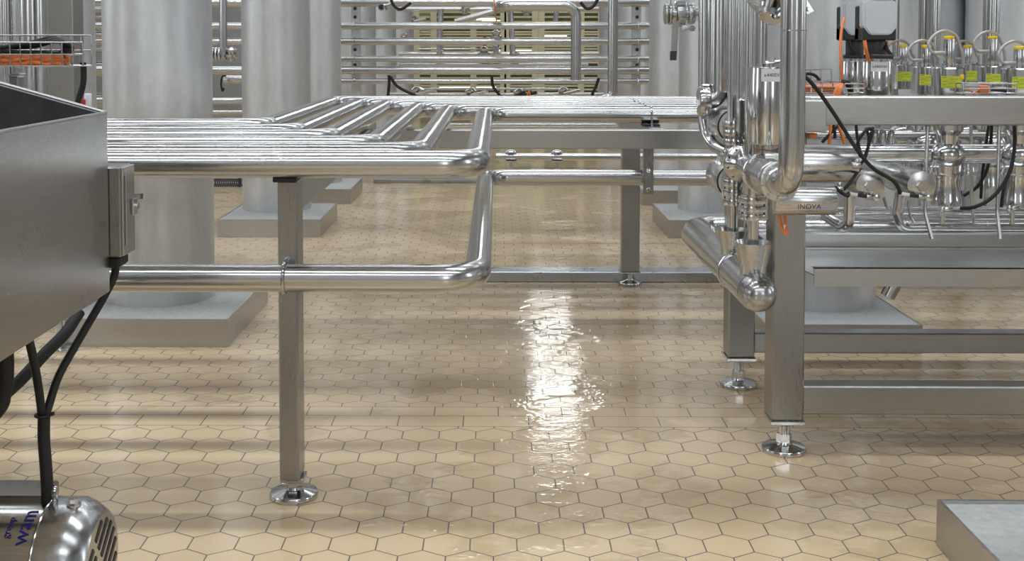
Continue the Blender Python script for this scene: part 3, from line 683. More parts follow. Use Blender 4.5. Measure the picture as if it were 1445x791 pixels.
def ringstack(x, y, ztop, zbot, r, parent, name='clamp_stack', n=3):
    h_ = (ztop-zbot); q = MB(); g = MB(); prof = []
    for k in range(n):
        z0_ = zbot + h_*k/n; d = h_/n*.74
        q.cyl((x, y, z0_), (x, y, z0_+d), r, bev=.0015, seg=40)
    q.cyl((x, y, zbot), (x, y, ztop), r*.84, seg=32)
    o = q.build(name, 'polish', parent)
    for k in range(6):
        t_ = 2*PI*k/6+.3; g.cyl((x+math.cos(t_)*r*.93, y+math.sin(t_)*r*.93, zbot+.004), (x+math.cos(t_)*r*.93, y+math.sin(t_)*r*.93, ztop-.006), .004, seg=8)
    g.build('stud', 'polish', o)
    return o
x2 = XC
z1, z2 = P(1063, 274, 3.23).z, P(1063, 309, 3.23).z
ringstack(x2, 3.235, z1, z2, .043, vc)
MB().cyl((x2, 3.235, z2), (x2, 3.235, P(1063, 350, 3.23).z), .0150).build('drain_stem', 'polish', vc)
MB().cyl((x2, 3.235, z1), (x2, 3.235, AZ-.03), .030).build('neck', 'polish', vc)
xs = P(1030, 265, 3.55).x; z1, z2 = P(1030, 247, 3.55).z, P(1030, 287, 3.55).z
ringstack(XC+.002, 3.52, z1, z2, .036, vc, n=3)
MB().cyl((XC, 3.52, z2), (XC, 3.52, P(1033, 330, 3.52).z), .0165).build('drain_stem', 'polish', vc)
MB().cyl((XC+.055, 3.56, z2), (XC+.055, 3.56, P(1050, 345, 3.56).z), .012).build('drain_stem', 'polish', vc)
z1, z2 = P(1033, 166, 3.52).z, P(1033, 204, 3.52).z
ringstack(XC+.006, 3.52, z1, z2, .037, vc, n=3)
MB().cyl((XC+.004, 3.52, z2+.002), (XC+.004, 3.52, AZ), .026).build('neck', 'polish', vc)
# side actuators
for (px, py, lab) in ((1037, 178, 'upper round actuator left of the upright pipes, pointing away'), (1036, 256, 'lower round actuator left of the drain stems')):
    a = P(px, py, 3.56); o = thing('side_actuator', lab, 'actuator', a, 'side actuators')
    MB().cyl((a.x, 3.56, a.z), (a.x, 3.76, a.z), .052, bev=.004, seg=40).build('barrel', 'turned', o)
    MB().torus((a.x, 3.562, a.z), (0, 1, 0), .0505, .003, 40).build('seal_ring', 'blackplastic', o)
# vertical actuator with label
a = P(1084, 94, 3.12); zt3 = a.z; zb3 = P(1084, 203, 3.12).z
act = thing('upright_actuator', 'tall polished actuator cylinder with white tag partly behind the big front pipe', 'actuator', (a.x, 3.12, zb3))
MB().cyl((a.x, 3.12, zb3), (a.x, 3.12, zt3), .052, bev=.003, seg=48).build('barrel', 'polish', act)
MB().cyl((a.x, 3.12, AZ+.04), (a.x, 3.12, zb3), .033).build('neck', 'polish', act)
MB().cyl((a.x, 3.12, zt3), (a.x, 3.12, zt3+.008), .03).build('top_cap', 'polish', act)
MB().cyl((a.x, 3.12, zb3-.014), (a.x, 3.12, zb3-.012), .0345).build('red_ring', 'red', act)
def wrap_label(cx, cy, R, zc, w, h, ang, mat, parent, name='label', n=12):
    q = MB(); A = []; 
    for k in range(n+1):
        t_ = ang + (k/n-.5)*w/R; d = Vector((math.sin(t_), -math.cos(t_), 0))
        A.append([q.bm.verts.new(Vector((cx, cy, z))+d*rr) for (rr, z) in ((R+.0008, zc-h/2), (R+.0008, zc+h/2), (R+.0001, zc+h/2), (R+.0001, zc-h/2))])
    for u_, v_ in zip(A, A[1:]):
        for j in range(4): q.bm.faces.new((u_[j], v_[j], v_[(j+1) % 4], u_[(j+1) % 4]))
    q.bm.faces.new(A[0]); q.bm.faces.new(A[-1][::-1])
    return q.build(name, mat, parent)
lc = P(1091, 106, 3.07)
la = math.asin(max(-1, min(1, (lc.x-a.x)/.052)))
lb = wrap_label(a.x, 3.12, .052, lc.z, .062, .034, la, 'white', act, 'white_tag')
text('x4400V6', 'tag_text', .0135, (a.x+math.sin(la)*.0532, 3.12-math.cos(la)*.0532, lc.z), (PI/2, 0, la), 'ink', lb, ('x', .0532))
q = MB().hexnut(P(1088, 84, 3.1), (0, 0, 1), .012, .01); q.cyl(P(1080, 88, 3.1), P(1100, 86, 3.1), .006, seg=10); q.build('cable_gland', 'polish', act)

# big front pipe with top bend and bottom elbow
XF = P(1114.5, 150, 2.86).x; ztop = P(1114, -28, 2.86).z
pp = thing('front_riser', 'big polished riser pipe bending at top and bottom in front of the valve block', 'pipe', (XF, 2.86, AZ))
path = fillet([(XF-.004, 2.93, AZ+.003), (XF-.003, 2.835, AZ+.003), (XF, 2.835, 1.0), (XF, 2.835, ztop+.06), (XF-.14, 2.86, ztop+.06)], [.052, .3, .07], 14)
MB().tube(path, .0305, 40).build('pipe_run', 'pipe_z', pp)
MB().torus((XF, 2.83, P(1114, 43, 2.83).z), (0, 0, 1), .0306, .0012, 40).build('weld_seam', 'polish', pp)
# clamp and elbow top left of it
g = P(1092, 4, 3.0); o = thing('elbow_clamp', 'clamped elbow at the top left of the big front riser', 'fitting', g)
MB().tube(fillet([P(1094, 8, 3.0), P(1070, -2, 3.05), P(1064, -60, 3.05)], .05), .037, 32).build('elbow', 'pipe_z', o)
c0 = P(1094, 9, 2.98); d0 = (P(1070, -2, 3.05)-P(1094, 8, 3.0)).normalized()
MB().lathe(c0, d0, [(-.012, .03), (-.012, .045), (-.004, .049), (.008, .049), (.014, .042), (.014, .03)], 32).build('clamp_ring', 'polish', o)
MB().cyl(P(1082, 13, 2.92), P(1086, -6, 2.92), .006).hexnut(P(1082, 13, 2.92), (0, 1, 0), .009, .02).hexnut(P(1090, 15, 2.92), (0, 1, 0), .008, .02).build('clamp_bolt', 'polish', o)
o = MB().b2((0, 0, 0), (0, 0, 0)) if False else MB()
a1, a2 = P(1131, -6, 2.84), P(1144, 18, 2.84); d1 = (a2-a1).normalized(); s1 = d1.cross(Vector((0, 1, 0))).normalized()
o.prism([a1-s1*.006, a1+s1*.006, a2+s1*.009+d1*0, a2-s1*.009], (0, .006, 0)); o.prism([a1-s1*.011+Vector((0,.006,0)), a1-s1*.004+Vector((0,.006,0)), a2-s1*.003+Vector((0,.006,0)), a2-s1*.011+Vector((0,.006,0))], (0, .008, 0)); o.hexnut(a2-d1*.01, (0, 1, 0), .006, .02)
tag(o.build('valve_lever', 'polish'), 'steel lever end pointing down right of the top pipe bend', 'lever')

# upright pipes
def up(px, w, Y, pyb, lab, pyt=-260, mat='pipe_z', bottom=None, bend=.05):
    a = P(px, 60, Y); zt4 = 2.4; zb4 = P(px, pyb, Y).z
    pts = [(a.x, Y, zt4), (a.x, Y, zb4)]
    if bottom: pts += bottom
    return pipe('riser_pipe', lab, 'pipe', pts, w/2*Y/F, bend, mat, 'upright pipes right of centre')
up(1014, 26, 3.72, 138, 'wide upright pipe above the side clamp', bottom=[P(995, 143, 3.72)], bend=.03)
up(1034, 13, 3.52, 172, 'narrow upright pipe feeding the left clamp stack')
up(1046, 12, 3.42, 160, 'narrow upright pipe right of the clamp stack feed')
up(1059, 14, 3.3, 218, 'long upright pipe reaching down to the valve flange')
up(1071.5, 22, 3.6, 96, 'upright pipe ending behind the tall polished actuator')
up(1264, 9, 5.0, 150, 'slim bright upright pipe behind the second grey servo drive')
up(1304, 16, 5.0, 150, 'upright pipe behind the middle yellow-labelled valves')
up(1318, 17, 4.9, 150, 'brighter upright pipe right of its twin behind the valves')
up(1392, 11, 5.0, 150, 'slim upright pipe behind the right valves')
up(1401, 17, 4.8, 150, 'bright upright pipe behind the right valves')
up(8, 16, 4.6, 220, 'upright pipe at the left picture edge behind the cable basket')
up(22, 9, 4.6, 220, 'slim upright pipe beside the one at the left picture edge')
zb5 = P(1046, 140, 3.38); MB_ = MB().b2((P(1041,140,3.38).x, 3.36, P(1046,186,3.38).z), (P(1053,140,3.38).x, 3.40, zb5.z), bev=.002); tag(MB_.build('clamp_block', 'polish'), 'small flat steel block left of the tall actuator', 'bracket')
# left U pipe with clamp
a = P(993, 60, 3.8)
pipe('riser_pipe', 'outermost left upright pipe curving under the side clamp to the valves', 'pipe', [(a.x, 3.8, 2.4), P(993, 200, 3.8), P(1042, 222, 3.62)], .0195, .10, 'pipe_z', 'upright pipes right of centre')
sc = thing('side_clamp', 'heavy two-part clamp around the outermost left upright pipe', 'pipe clamp', P(994, 143, 3.72))
c = P(996, 143, 3.7)
MB().cyl(c+Vector((-.024, 0, 0)), c+Vector((.012, 0, 0)), .048, bev=.006, seg=36).build('clamp_ring', 'polish', sc)
MB().b2(c+Vector((-.014, -.01, .04)), c+Vector((.010, .02, .054)), bev=.002).b2(c+Vector((-.014, -.01, -.056)), c+Vector((.010, .02, -.04)), bev=.002).hexnut(c+Vector((-.018, -.045, -.005)), (0, 1, 0), .009, .014).build('clamp_jaws', 'polish', sc)

# butterfly valve, top
bv = thing('butterfly_valve', 'butterfly valve with clamps and hanging flat lever at the top right of centre', 'valve', P(960, 22, 3.9))
def xr(px0_, px1_, py, Y, r, q): q.cyl(P(px0_, py, Y), P(px1_, py, Y), r, bev=min(.004, r*.2), seg=32)
q = MB(); xr(938, 996, 19.5, 3.9, .023, q); q.build('body', 'polish', bv)
q = MB(); xr(937.5, 942, 19.5, 3.9, .035, q); xr(943, 948, 19.5, 3.9, .037, q); xr(953.5, 966, 19.5, 3.9, .044, q); xr(970.5, 980, 19.5, 3.9, .036, q); q.build('clamp_rings', 'cast', bv)
MB().cyl(P(945, 8, 3.86), P(946, -12, 3.86), .005).build('clamp_bolt', 'polish', bv)
MB().cyl(P(991, 18, 3.9), P(991, -20, 3.9), .006).build('clamp_bolt', 'polish', bv)
MB().b2(P(954, 8, 3.86), P(966, 2.5, 3.9), bev=.002).build('clamp_jaw', 'polish', bv)
MB().hexnut(P(976, 40, 3.84), (0, 1, 0), .011, .03).hexnut(P(967, 39.5, 3.84), (1, 0, 0), .010, .02).cyl(P(965, 40, 3.85), P(980, 40, 3.85), .005).build('wing_nut', 'polish', bv)
a1 = P(950, 30, 3.84); a2 = P(950, 85, 3.84)
q = MB().prism([P(949, 30, 3.83), P(958, 30, 3.83), P(955.5, 74, 3.83), P(948, 74, 3.83)], (0, .004, 0)); q.prism([P(949, 30, 3.826), P(951, 30, 3.826), P(949.5, 74, 3.826), P(947.5, 74, 3.826)], (0, .012, 0)); lv = q.build('lever', 'polish', bv)
MB().prism([P(946.5, 72, 3.82), P(955.5, 72, 3.82), P(954.5, 85, 3.82), P(946, 85, 3.82)], (0, .014, 0)).build('lever_tip', 'ink', lv)

# horizontal actuators right of the riser
def hact(lab, px1_, py, Y, r, text_=None, x0=None):
    b = P(px1_, py, Y); o = thing('cross_actuator', lab, 'actuator', (b.x, Y, b.z), 'cross actuators')
    MB().cyl(((x0 if x0 else XF-.01), Y, b.z), (b.x, Y, b.z), r, bev=.004, seg=48).build('barrel', 'turned', o)
    return o, b
o, b = hact('large horizontal polished cylinder right of the big front riser', 1205, 231, 3.12, .052)
o, b = hact('horizontal cylinder with engraved lettering below the larger one', 1178, 283, 3.0, .037, x0=AX)
tl = P(1139, 285, 2.965)
ang = .30
text('INOVA', 'engraved_name', .0195, (P(1143, 283, 2.96).x, 3.0-math.cos(ang)*.0374, b.z-math.sin(ang)*.0374), (PI/2+ang, 0, 0), 'etch', o, ('y', .0376))
q = MB(); xx = P(1129, 290, 2.96).x
for k in range(14):
    w_ = random.uniform(.0012, .0026); t_ = .66
    q.box((xx+.0035*k, 3.0-math.cos(t_)*.0374, b.z-math.sin(t_)*.0374), (w_, .0008, .0022 if k != 3 else .003), rot=Matrix.Rotation(-t_, 3, 'X'))
q.build('engraved_line', 'etch', o)
# hex-bolt actuators
HEX = []
for (px, py, lab) in ((1228, 262, 'hex-bolt round actuator facing the camera, left one'), (1301, 262, 'hex-bolt round actuator facing the camera, right one')):
    a = P(px, py, 3.1); o = thing('hex_actuator', lab, 'actuator', a, 'hex bolt actuators')
    MB().cyl((a.x, 3.1, a.z), (a.x, 3.32, a.z), .0385, bev=.003, seg=48).cyl((a.x, 3.32, a.z), (a.x, 3.66, a.z), .030, seg=32).build('barrel', 'turned', o)
    MB().hexnut((a.x, 3.093, a.z+.001), (0, 1, 0), .0165, .016).build('hex_bolt', 'polish', o)
    c = a + Vector((.012, -.012, -.030)); q = MB().cyl(c, c+Vector((-.028, -.004, .004)), .0065, bev=.001).cyl(c+Vector((0, .014, 0)), c+Vector((0, -.01, 0)), .010, bev=.002); q.build('plug', 'polish', o)
    HEX.append(c+Vector((-.028, -.004, .004)))
    MB().cyl(c+Vector((-.052, -.006, .008)), c+Vector((-.028, -.004, .004)), .005).build('cable_end', 'blackplastic', o)
    MB().cyl(c+Vector((-.075, -.006, .012)), c+Vector((-.052, -.006, .008)), .0048).build('cable_tag', 'white', o)
HEX = [h_ + Vector((-.047, -.002, .008)) for h_ in HEX]
cable('signal_cable', 'long black cable crossing the top beam down to the right hex-bolt actuator', [P(1133, 105, 3.05), P(1152, 125, 3.05), P(1178, 162, 3.05), P(1210, 212, 3.05), P(1233, 238, 3.05), P(1262, 256, 3.07), HEX[1]], .0052, group='black signal cables')
cable('signal_cable', 'black cable from the engraved cylinder to the left hex-bolt actuator', [P(1178, 264, 3.0), P(1188, 272, 3.0), P(1196, 276, 3.04), HEX[0]], .0050, group='black signal cables')
cable('signal_cable', 'short black cable curving over the left hex-bolt actuator', [P(1190, 268, 3.04), P(1199, 258, 3.04), P(1207, 247, 3.06), P(1214, 238, 3.1)], .0045, group='black signal cables')
cable('signal_cable', 'thin black cable arching behind the top of the tray basket', [P(1133, 105, 3.6), P(1143, 104, 3.6), P(1151, 107, 3.6), P(1156, 113, 3.62)], .005, group='black signal cables')
for (px, py, w) in ((1184, 266, 'engraved cylinder'), (1209, 233, 'large horizontal cylinder')):
    c = P(px, py, 3.04); q = MB().cyl(c+Vector((-.012, 0, 0)), c+Vector((.010, 0, 0)), .0085, bev=.002).cyl(c, c+Vector((.002, 0, .018)), .006, bev=.001)
    tag(q.build('cable_connector', 'polish'), 'small bright connector at the end of the %s' % w, 'connector', 'small connectors')
# cable tangle below the beam
for k, pts in enumerate([
    [(1208, 176), (1210, 195), (1214, 214), (1219, 222)], [(1214, 222), (1210, 205), (1216, 190), (1226, 181), (1231, 186), (1224, 192)],
    [(1222, 180), (1226, 195), (1224, 210), (1219, 224)], [(1232, 183), (1226, 205), (1221, 222), (1214, 232)], [(1208, 224), (1207, 214), (1212, 198), (1222, 184), (1233, 180)]]):
    cable('signal_cable', 'black cable of the tangled bunch hanging under the top beam', [P(x, y, 3.3+.012*k) for x, y in pts], .0042, group='tangled cables under the beam')
for k, (pts, m, lab) in enumerate([([(1172, 176), (1171, 196), (1170, 205)], 'orange', 'left orange cable hanging under the beam'), ([(1183, 176), (1188, 190), (1193, 206)], 'orange', 'right orange cable hanging under the beam'), ([(1184, 176), (1173, 187), (1160, 201)], 'rubber', 'slanting black cable crossing the hanging orange cables'), ([(1176, 176), (1178, 186), (1178, 195)], 'rubber', 'short black cable end between hanging orange cables')]):
    cable('signal_cable', lab, [P(x, y, 3.35) for x, y in pts], .005 if m == 'orange' else .0045, m, group='cables under the beam')
q = MB().b2(P(1142, 195, 3.3), P(1150, 187, 3.33), bev=.002); tag(q.build('orange_clip', 'orange'), 'small orange clip under the stub of the side beam', 'clip')
oc = thing('orange_plug', 'orange cable plug hanging below the valve block beside the post', 'plug', P(1105, 300, 3.1))
MB().b2(P(1100, 302, 3.05), P(1109, 285, 3.07), bev=.003).build('plug_body', 'orange', oc)
MB().tube(spline([P(1107, 300, 3.06), P(1109, 318, 3.05), P(1110, 330, 3.04), P(1104, 324, 3.05), P(1101, 312, 3.06), P(1099, 300, 3.06)], 6), .0042, 8).build('cable_loop', 'orange', oc)
MB().cyl(P(1107.5, 317, 3.05), P(1108, 324, 3.05), .0047).build('white_sleeve', 'white', oc)

# ------------------------------------------------------------------ valves with yellow labels
def zof(py, Y, px=1335): return P(px, py, Y).z
def valve(px, Y, py_cap, py_top, lab, ra=.052, label_off=-.12, lw=.064, below=True, cut=False, lh=.037):
    c = P(px, 134, Y); x = c.x; zt6 = P(px, py_top, Y).z; zc6 = P(px, py_cap, Y).z; zb6 = 1.02
    v = thing('product_valve', lab, 'valve', (x, Y, zb6), 'yellow-labelled valves')
    MB().lathe((x, Y, zb6), (0, 0, 1), [(0, 0), (0, ra), (zt6-zb6-.003, ra), (zt6-zb6, ra-.003), (zt6-zb6, .02), (zt6-zb6+.004, .0)], 48).build('actuator', 'polish', v)
    q = MB()
    for k in range(8):
        t_ = 2*PI*k/8+.1; q.cyl((x+math.cos(t_)*ra*.84, Y+math.sin(t_)*ra*.84, zt6-.001), (x+math.cos(t_)*ra*.84, Y+math.sin(t_)*ra*.84, zt6+.006), .0038, seg=8)
    q.build('cover_screws', 'polish', v)
    s = MB().cyl((x, Y, zt6), (x, Y, zc6-.006), .017, bev=.001).cyl((x, Y, zt6), (x, Y, zt6+.012), .022).build('stem_housing', 'pipe_z', v)
    MB().cyl((x, Y, zc6-.006), (x, Y, zc6+.004), .0165, bev=.002).build('yellow_cap', 'yellow', s)
    lz = zt6-.045
    l_ = wrap_label(x, Y, ra, lz, lw, lh, label_off, 'lime', v, 'yellow_label')
    q = MB()
    for j in range(6):
        wl = (lw*.22, lw*.72, lw*.26, lw*.85, lw*.2, lw*.8)[j]; zz = lz+lh*.40-j*lh*.16; hh = .0017 if j % 2 == 0 else .0008
        n_ = 6
        for i in range(n_):
            t_ = label_off - lw*.46/ra + (i+.5)/n_*wl/ra
            q.box((x+math.sin(t_)*(ra+.0009), Y-math.cos(t_)*(ra+.0009), zz), (wl/n_*1.02, .0004, hh), rz=t_)
    q.build('printed_lines', 'etch', l_)
    zcl = zc6-.05; 
    MB().cyl((x-.052, Y-.012, zcl), (x-.016, Y-.01, zcl), .0065, bev=.001).build('gland', 'conduit', v)
    pk = zc6+.012
    MB().tube(spline([(x-.040, Y-.012, zcl), (x-.058, Y-.010, zcl+.004), (x-.066, Y-.004, zcl+.03), (x-.045, Y, pk-.004), (x-.012, Y+.004, pk+.008), (x+.022, Y+.006, pk-.006), (x+.040, Y+.006, zcl+.012), (x+.047, Y+.006, zt6+.03), (x+.050, Y+.01, zt6-.05)], 7), .0052, 10).build('conduit_loop', 'conduit', v)
    if below:
        f = lambda py: P(px, py, Y).z
        zz = [(178-12, .049), (183, .048), (190, .034), (202, .032), (206, .044), (212, .054), (220, .056), (227, .050), (233, .036), (245, .035), (246, .039), (252, .039), (256, .036), (280, .046), (282, .047), (289, .047), (290, .0)]
        k3 = 3.7; z_of = lambda py: P(1335, py, k3).z
        prof = [(-(z_of(py)-z_of(166)), r) for py, r in zz]
        MB().lathe((x, Y, z_of(166)), (0, 0, -1), [(0, 0)]+prof, 40).build('valve_body', 'polish', v)
        MB().torus((x, Y, z_of(245)), (0, 0, 1), .038, .003, 36).build('clamp_ring', 'turned', v)
        MB().cyl((x-.012, Y, z_of(290)), (x-.012, Y, z_of(316)), .0085).build('drain_stub', 'polish', v)
    return v
valve(1273, 4.55, 64, 91, 'yellow-labelled valve leftmost, beside the grey servo drives', .048, -.1)
valve(1306, 4.12, 65, 94, 'yellow-labelled valve second from left, lower cap', .048)
valve(1364, 4.55, 65, 90, 'yellow-labelled valve half hidden behind the tall central one', .048, -.1)
valve(1399, 4.12, 52.5, 93, 'yellow-labelled valve with high cap right of the plug in the small basket', .048)
valve(1338, 3.70, 52.5, 95, 'front yellow-labelled valve with the tallest conduit loop and a round body below the beam', .052, -.16)
valve(1437, 3.70, 67, 96, 'rightmost yellow-labelled valve at the picture edge', .052, -.16)
# blow-off tubes
for (px, pyt, lab) in ((1309, 178, 'thin open-ended tube left of the front round valve body'), (1410, 178, 'thin open-ended tube left of the rightmost valve body')):
    pipe('drain_tube', lab, 'tube', [P(px, pyt, 3.58), P(px-4 if px < 1350 else px-3, 300, 3.56), P(px+6 if px < 1350 else px+1, 337, 3.54)], .0058, .12, 'pipe_z', 'thin drain tubes')
    o = MB().tube(fillet([P(px+14, 235, 3.6), P(px+5, 235, 3.58), P(px+1, 246, 3.57)], .015), .0055, 12).build('branch_tube', 'pipe_z'); tag(o, 'small side branch with connector on the %s drain tube' % ('left' if px < 1350 else 'right'), 'tube', 'branch tubes')
for (pts, lab) in (([(1247, 278), (1252, 295), (1259, 300)], 'bent thin tube end below the left hex-bolt actuator'), ([(1282, 283), (1284, 305), (1290, 316)], 'bent thin tube below the right hex-bolt actuator'), ([(1370, 178), (1371, 280), (1374, 314)], 'thin upright tube in shadow between the two round valve bodies')):
    pipe('drain_tube', lab, 'tube', [P(x, y, 3.85) for x, y in pts], .0055, .05, 'pipe_z', 'thin drain tubes')
cable('signal_cable', 'thick black cable looping from the beam down to the base of the front valve', [P(1431, 170, 3.56), P(1432, 200, 3.56), P(1428, 232, 3.55), P(1417, 258, 3.54), P(1398, 280, 3.54), P(1375, 292, 3.56), P(1356, 294, 3.6)], .0058, group='cables among the valve bodies')
cable('signal_cable', 'black cable looping behind the front valve body', [P(1400, 170, 3.9), P(1398, 200, 3.9), P(1394, 235, 3.9), P(1380, 262, 3.9), P(1360, 276, 3.9)], .0055, group='cables among the valve bodies')
cable('signal_cable', 'black cable dropping straight between the round valve bodies', [P(1396, 170, 3.86), P(1390, 215, 3.86), P(1386, 250, 3.86), P(1384, 280, 3.86)], .005, group='cables among the valve bodies')
cable('signal_cable', 'black cable hanging before the rightmost valve body', [P(1420, 255, 3.6), P(1416, 270, 3.58), P(1413, 292, 3.58)], .0055, group='cables among the valve bodies')
for (px, py, w) in ((1330, 295, 'front'), (1425, 293, 'rightmost')):
    c = P(px, py, 3.6); q = MB().cyl(c, c+Vector((.03, 0, 0)), .006, bev=.001).cyl(c+Vector((-.008, 0, 0)), c+Vector((.006, 0, 0)), .009, bev=.002).cyl(c+Vector((0, 0, -.016)), c, .007)
    tag(q.build('cable_connector', 'polish'), 'connector under the cone of the %s valve body' % w, 'connector', 'small connectors')
# dim parts under the beam
c = P(1256, 182, 3.75); q = thing('air_fitting', 'cluster of small steel blocks below the beam near the tangled cables', 'fitting', c)
MB().b2(P(1240, 182, 3.7), P(1252, 172, 3.74), bev=.003).cyl(P(1245, 177, 3.69), P(1245, 177, 3.7), .006).build('block', 'polish', q)
k = MB()
for px in (1233, 1244, 1256): k.cyl(P(px, 202, 3.75), P(px+2, 182, 3.75), .013, .010, bev=.002)
k.build('nipples', 'polish', q)

# ------------------------------------------------------------------ grey servo drives
def servo(px0_, px1_, py0, py1, Y, lab, tagtxt):
    a = P(px0_, py0, Y); b = P(px1_, py1, Y); w = b.x-a.x; hgt = a.z-b.z; cx_ = (a.x+b.x)/2
    o = thing('servo_drive', lab, 'valve drive', (cx_, Y, 1.02), 'servo drives')
    dpt = w*1.05; zb7 = b.z; zt7 = a.z
    # front outline of the cover with chamfered lower corners
    pts = [(-.46, 1), (.46, 1), (.5, .93), (.5, .34), (.31, .14), (-.31, .14), (-.5, .34), (-.5, .93)]
    q = MB().prism([(cx_+u*w, Y, zb7+v*hgt) for u, v in pts], (0, dpt*.5, 0))
    bmesh.ops.bevel(q.bm, geom=[e for e in q.bm.edges], offset=.004, segments=2, affect='EDGES')
    q.build('cover', 'servo', o)
    MB().b2((cx_-w*.5, Y+.006, zb7), (cx_+w*.5, Y+dpt*.9, zb7+hgt*.34), bev=.004).b2((cx_-w*.5, Y+dpt*.5, zb7), (cx_+w*.5, Y+dpt*.9, zb7+hgt*.9), bev=.004).build('base', 'blackplastic', o)
    yc_ = Y+dpt*.45; zn = P(px0_, 81, Y).z
    MB().cyl((cx_, yc_, zn-.004), (cx_, yc_, zb7+.002), w*.30, bev=.003).cyl((cx_, yc_, zn-.004), (cx_, yc_, zn+.008), w*.38, bev=.002).build('neck', 'blackplastic', o)
    r_ = w*.5
    MB().cyl((cx_, yc_, 1.02), (cx_, yc_, zn-.012), r_, bev=.002, seg=48).cyl((cx_, yc_, zn-.012), (cx_, yc_, zn-.004), r_*.75).build('actuator', 'polish', o)
    if tagtxt:
        l_ = wrap_label(cx_, yc_, r_, P(1247, 94, Y).z, .054, .030, -.02, 'white', o, 'white_tag')
        text(tagtxt, 'tag_text', .0115, (cx_-math.sin(.02)*r_, yc_-(r_+.0012), P(1247, 94, Y).z), (PI/2, 0, -.02), 'ink', l_, ('x', r_+.001))
    return o
servo(1220, 1266, 1.5, 57, 3.56, 'grey and black servo drive on its steel cylinder, front right one with white tag', 'x4400V69')
servo(1192, 1233, 3, 57, 3.95, 'grey and black servo drive half hidden behind the tagged one', None)
cable('signal_cable', 'orange cable hanging left of the servo drives', [P(1192, 24, 3.7), P(1188, 40, 3.68), P(1186, 62, 3.66), P(1187, 90, 3.64), P(1188, 116, 3.64)], .0045, 'orange', group='orange drive cables')
cable('signal_cable', 'orange cable dropping between the two servo drives', [P(1220, 57, 3.52), P(1222, 70, 3.52), P(1226, 86, 3.56)], .0055, 'orange', group='orange drive cables')
cable('signal_cable', 'orange cable right of the front servo drive neck', [P(1251, 58, 3.62), P(1252, 70, 3.62), P(1252, 86, 3.62)], .0045, 'orange', group='orange drive cables')
cable('signal_cable', 'black cable curving under the rear servo drive', [P(1198, 57, 3.9), P(1200, 66, 3.9), P(1207, 74, 3.9)], .005, group='black drive cables')
cable('signal_cable', 'black cable between the servo drive necks', [P(1218, 62, 3.7), P(1226, 70, 3.66), P(1234, 78, 3.6)], .005, group='black drive cables')
cable('signal_cable', 'black cable right under the front servo drive', [P(1248, 60, 3.6), P(1252, 70, 3.58), P(1260, 80, 3.57)], .0055, group='black drive cables')
q = MB().cyl(P(1230, 79, 3.54), P(1260, 80, 3.54), .0065); tag(q.build('cable_plug', 'blackplastic'), 'black plugs at the foot of the front servo drive', 'plug')

# ------------------------------------------------------------------ wire baskets
def basket(lab, px0_, px1_, Y0, Y1, pyt, pyb, pitch, r=.0022, pymid=None, backt=None):
    a = P(px0_, pyt, Y0); b = P(px1_, pyb, Y0); x0_, x1_ = a.x, b.x; z1_, z0_ = a.z, b.z; zb1 = z1_ if backt is None else P(px0_, backt, Y1).z
    q = MB()
    for Y, zt8 in ((Y0, z1_), (Y1, zb1)):
        for z in (z0_, (z0_+zt8)/2, zt8): q.cyl((x0_, Y, z), (x1_, Y, z), r, seg=8)
    nx = max(2, int(round((x1_-x0_)/pitch)))
    for i in range(nx+1):
        x = x1_-(x1_-x0_)*i/nx
        q.tube([(x, Y0, z1_), (x, Y0, z0_), (x, Y1, z0_), (x, Y1, zb1)], r, 6)
    for Yk in [Y0+(Y1-Y0)*k/3 for k in (1, 2)]: q.cyl((x0_, Yk, z0_), (x1_, Yk, z0_), r, seg=8)
    o = q.build('wire_basket', 'pipe_x'); tag(o, lab, 'cable tray', 'wire cable trays'); return (x0_, x1_, z0_, z1_)
bx = basket('wire cable tray with orange and black cables, top left', -60, 117, 3.2, 3.27, 60, 93, .030, backt=50)
random.seed(3)
for k in range(9):
    zz = bx[2]+.008+.009*(k//3); yy = 3.215+.020*(k % 3)
    pts = [(x, yy+random.uniform(-.006, .006), zz+random.uniform(-.004, .004)) for x in [bx[0]+(bx[1]-.06-bx[0])*i/12 for i in range(13)]]
    cable('bundled_cable', 'orange cable of the bundle in the top left wire tray', pts, .0062, 'orange', group='orange bundle, left tray', n=5)
for k in range(8):
    x_e = P(104-k*3, 80, 3.25).x; zz = bx[2]+.040; yy = 3.212+.007*k
    pts = [(bx[0], yy, zz), (bx[0]+.10, yy, zz-.004+.006*(k % 4)), (x_e-.22, yy, zz+.004+.005*(k % 3)), (x_e-.10, yy, zz+.022-.005*(k % 3)), (x_e-.02, yy, zz+.026+.002*k), (x_e+.008, yy+.004, zz+.010), (x_e-.01, yy+.006, zz-.006), (x_e-.08, yy+.006, zz-.004), (x_e-.2, yy, zz+.002)]
    cable('bundled_cable', 'black cable of the loose coil in the top left wire tray', pts, .0055, 'rubber', group='black coil, left tray')
cable('hose', 'thick black hose dropping from the end of the top left wire tray', [P(117, 88, 3.25), P(118, 100, 3.25), P(117, 120, 3.25), P(111, 140, 3.25), P(105, 165, 3.25)], .0085)
bk = thing('tray_bracket', 'steel post and clamp carrying the top left wire tray', 'bracket', P(25, 110, 3.3))
MB().b2(P(14, 240, 3.25), P(35, 107, 3.3), bev=.003).build('post', 'post', bk)
MB().b2(P(10, 107, 3.22), P(37, 103, 3.34), bev=.002).b2(P(18, 103, 3.25), P(32, 95, 3.3)).build('clamp_plate', 'beam', bk)
q = MB().cyl(P(114, 150, 3.5), P(114, 140, 3.5), .014, bev=.002); tag(q.build('red_connector', 'red'), 'red connector stub behind the hopper corner', 'connector')
q = MB().cyl(P(124, 152, 3.55), P(124, 132, 3.55), .011, bev=.002); tag(q.build('clear_connector', 'white'), 'pale connector stub right of the red one', 'connector')
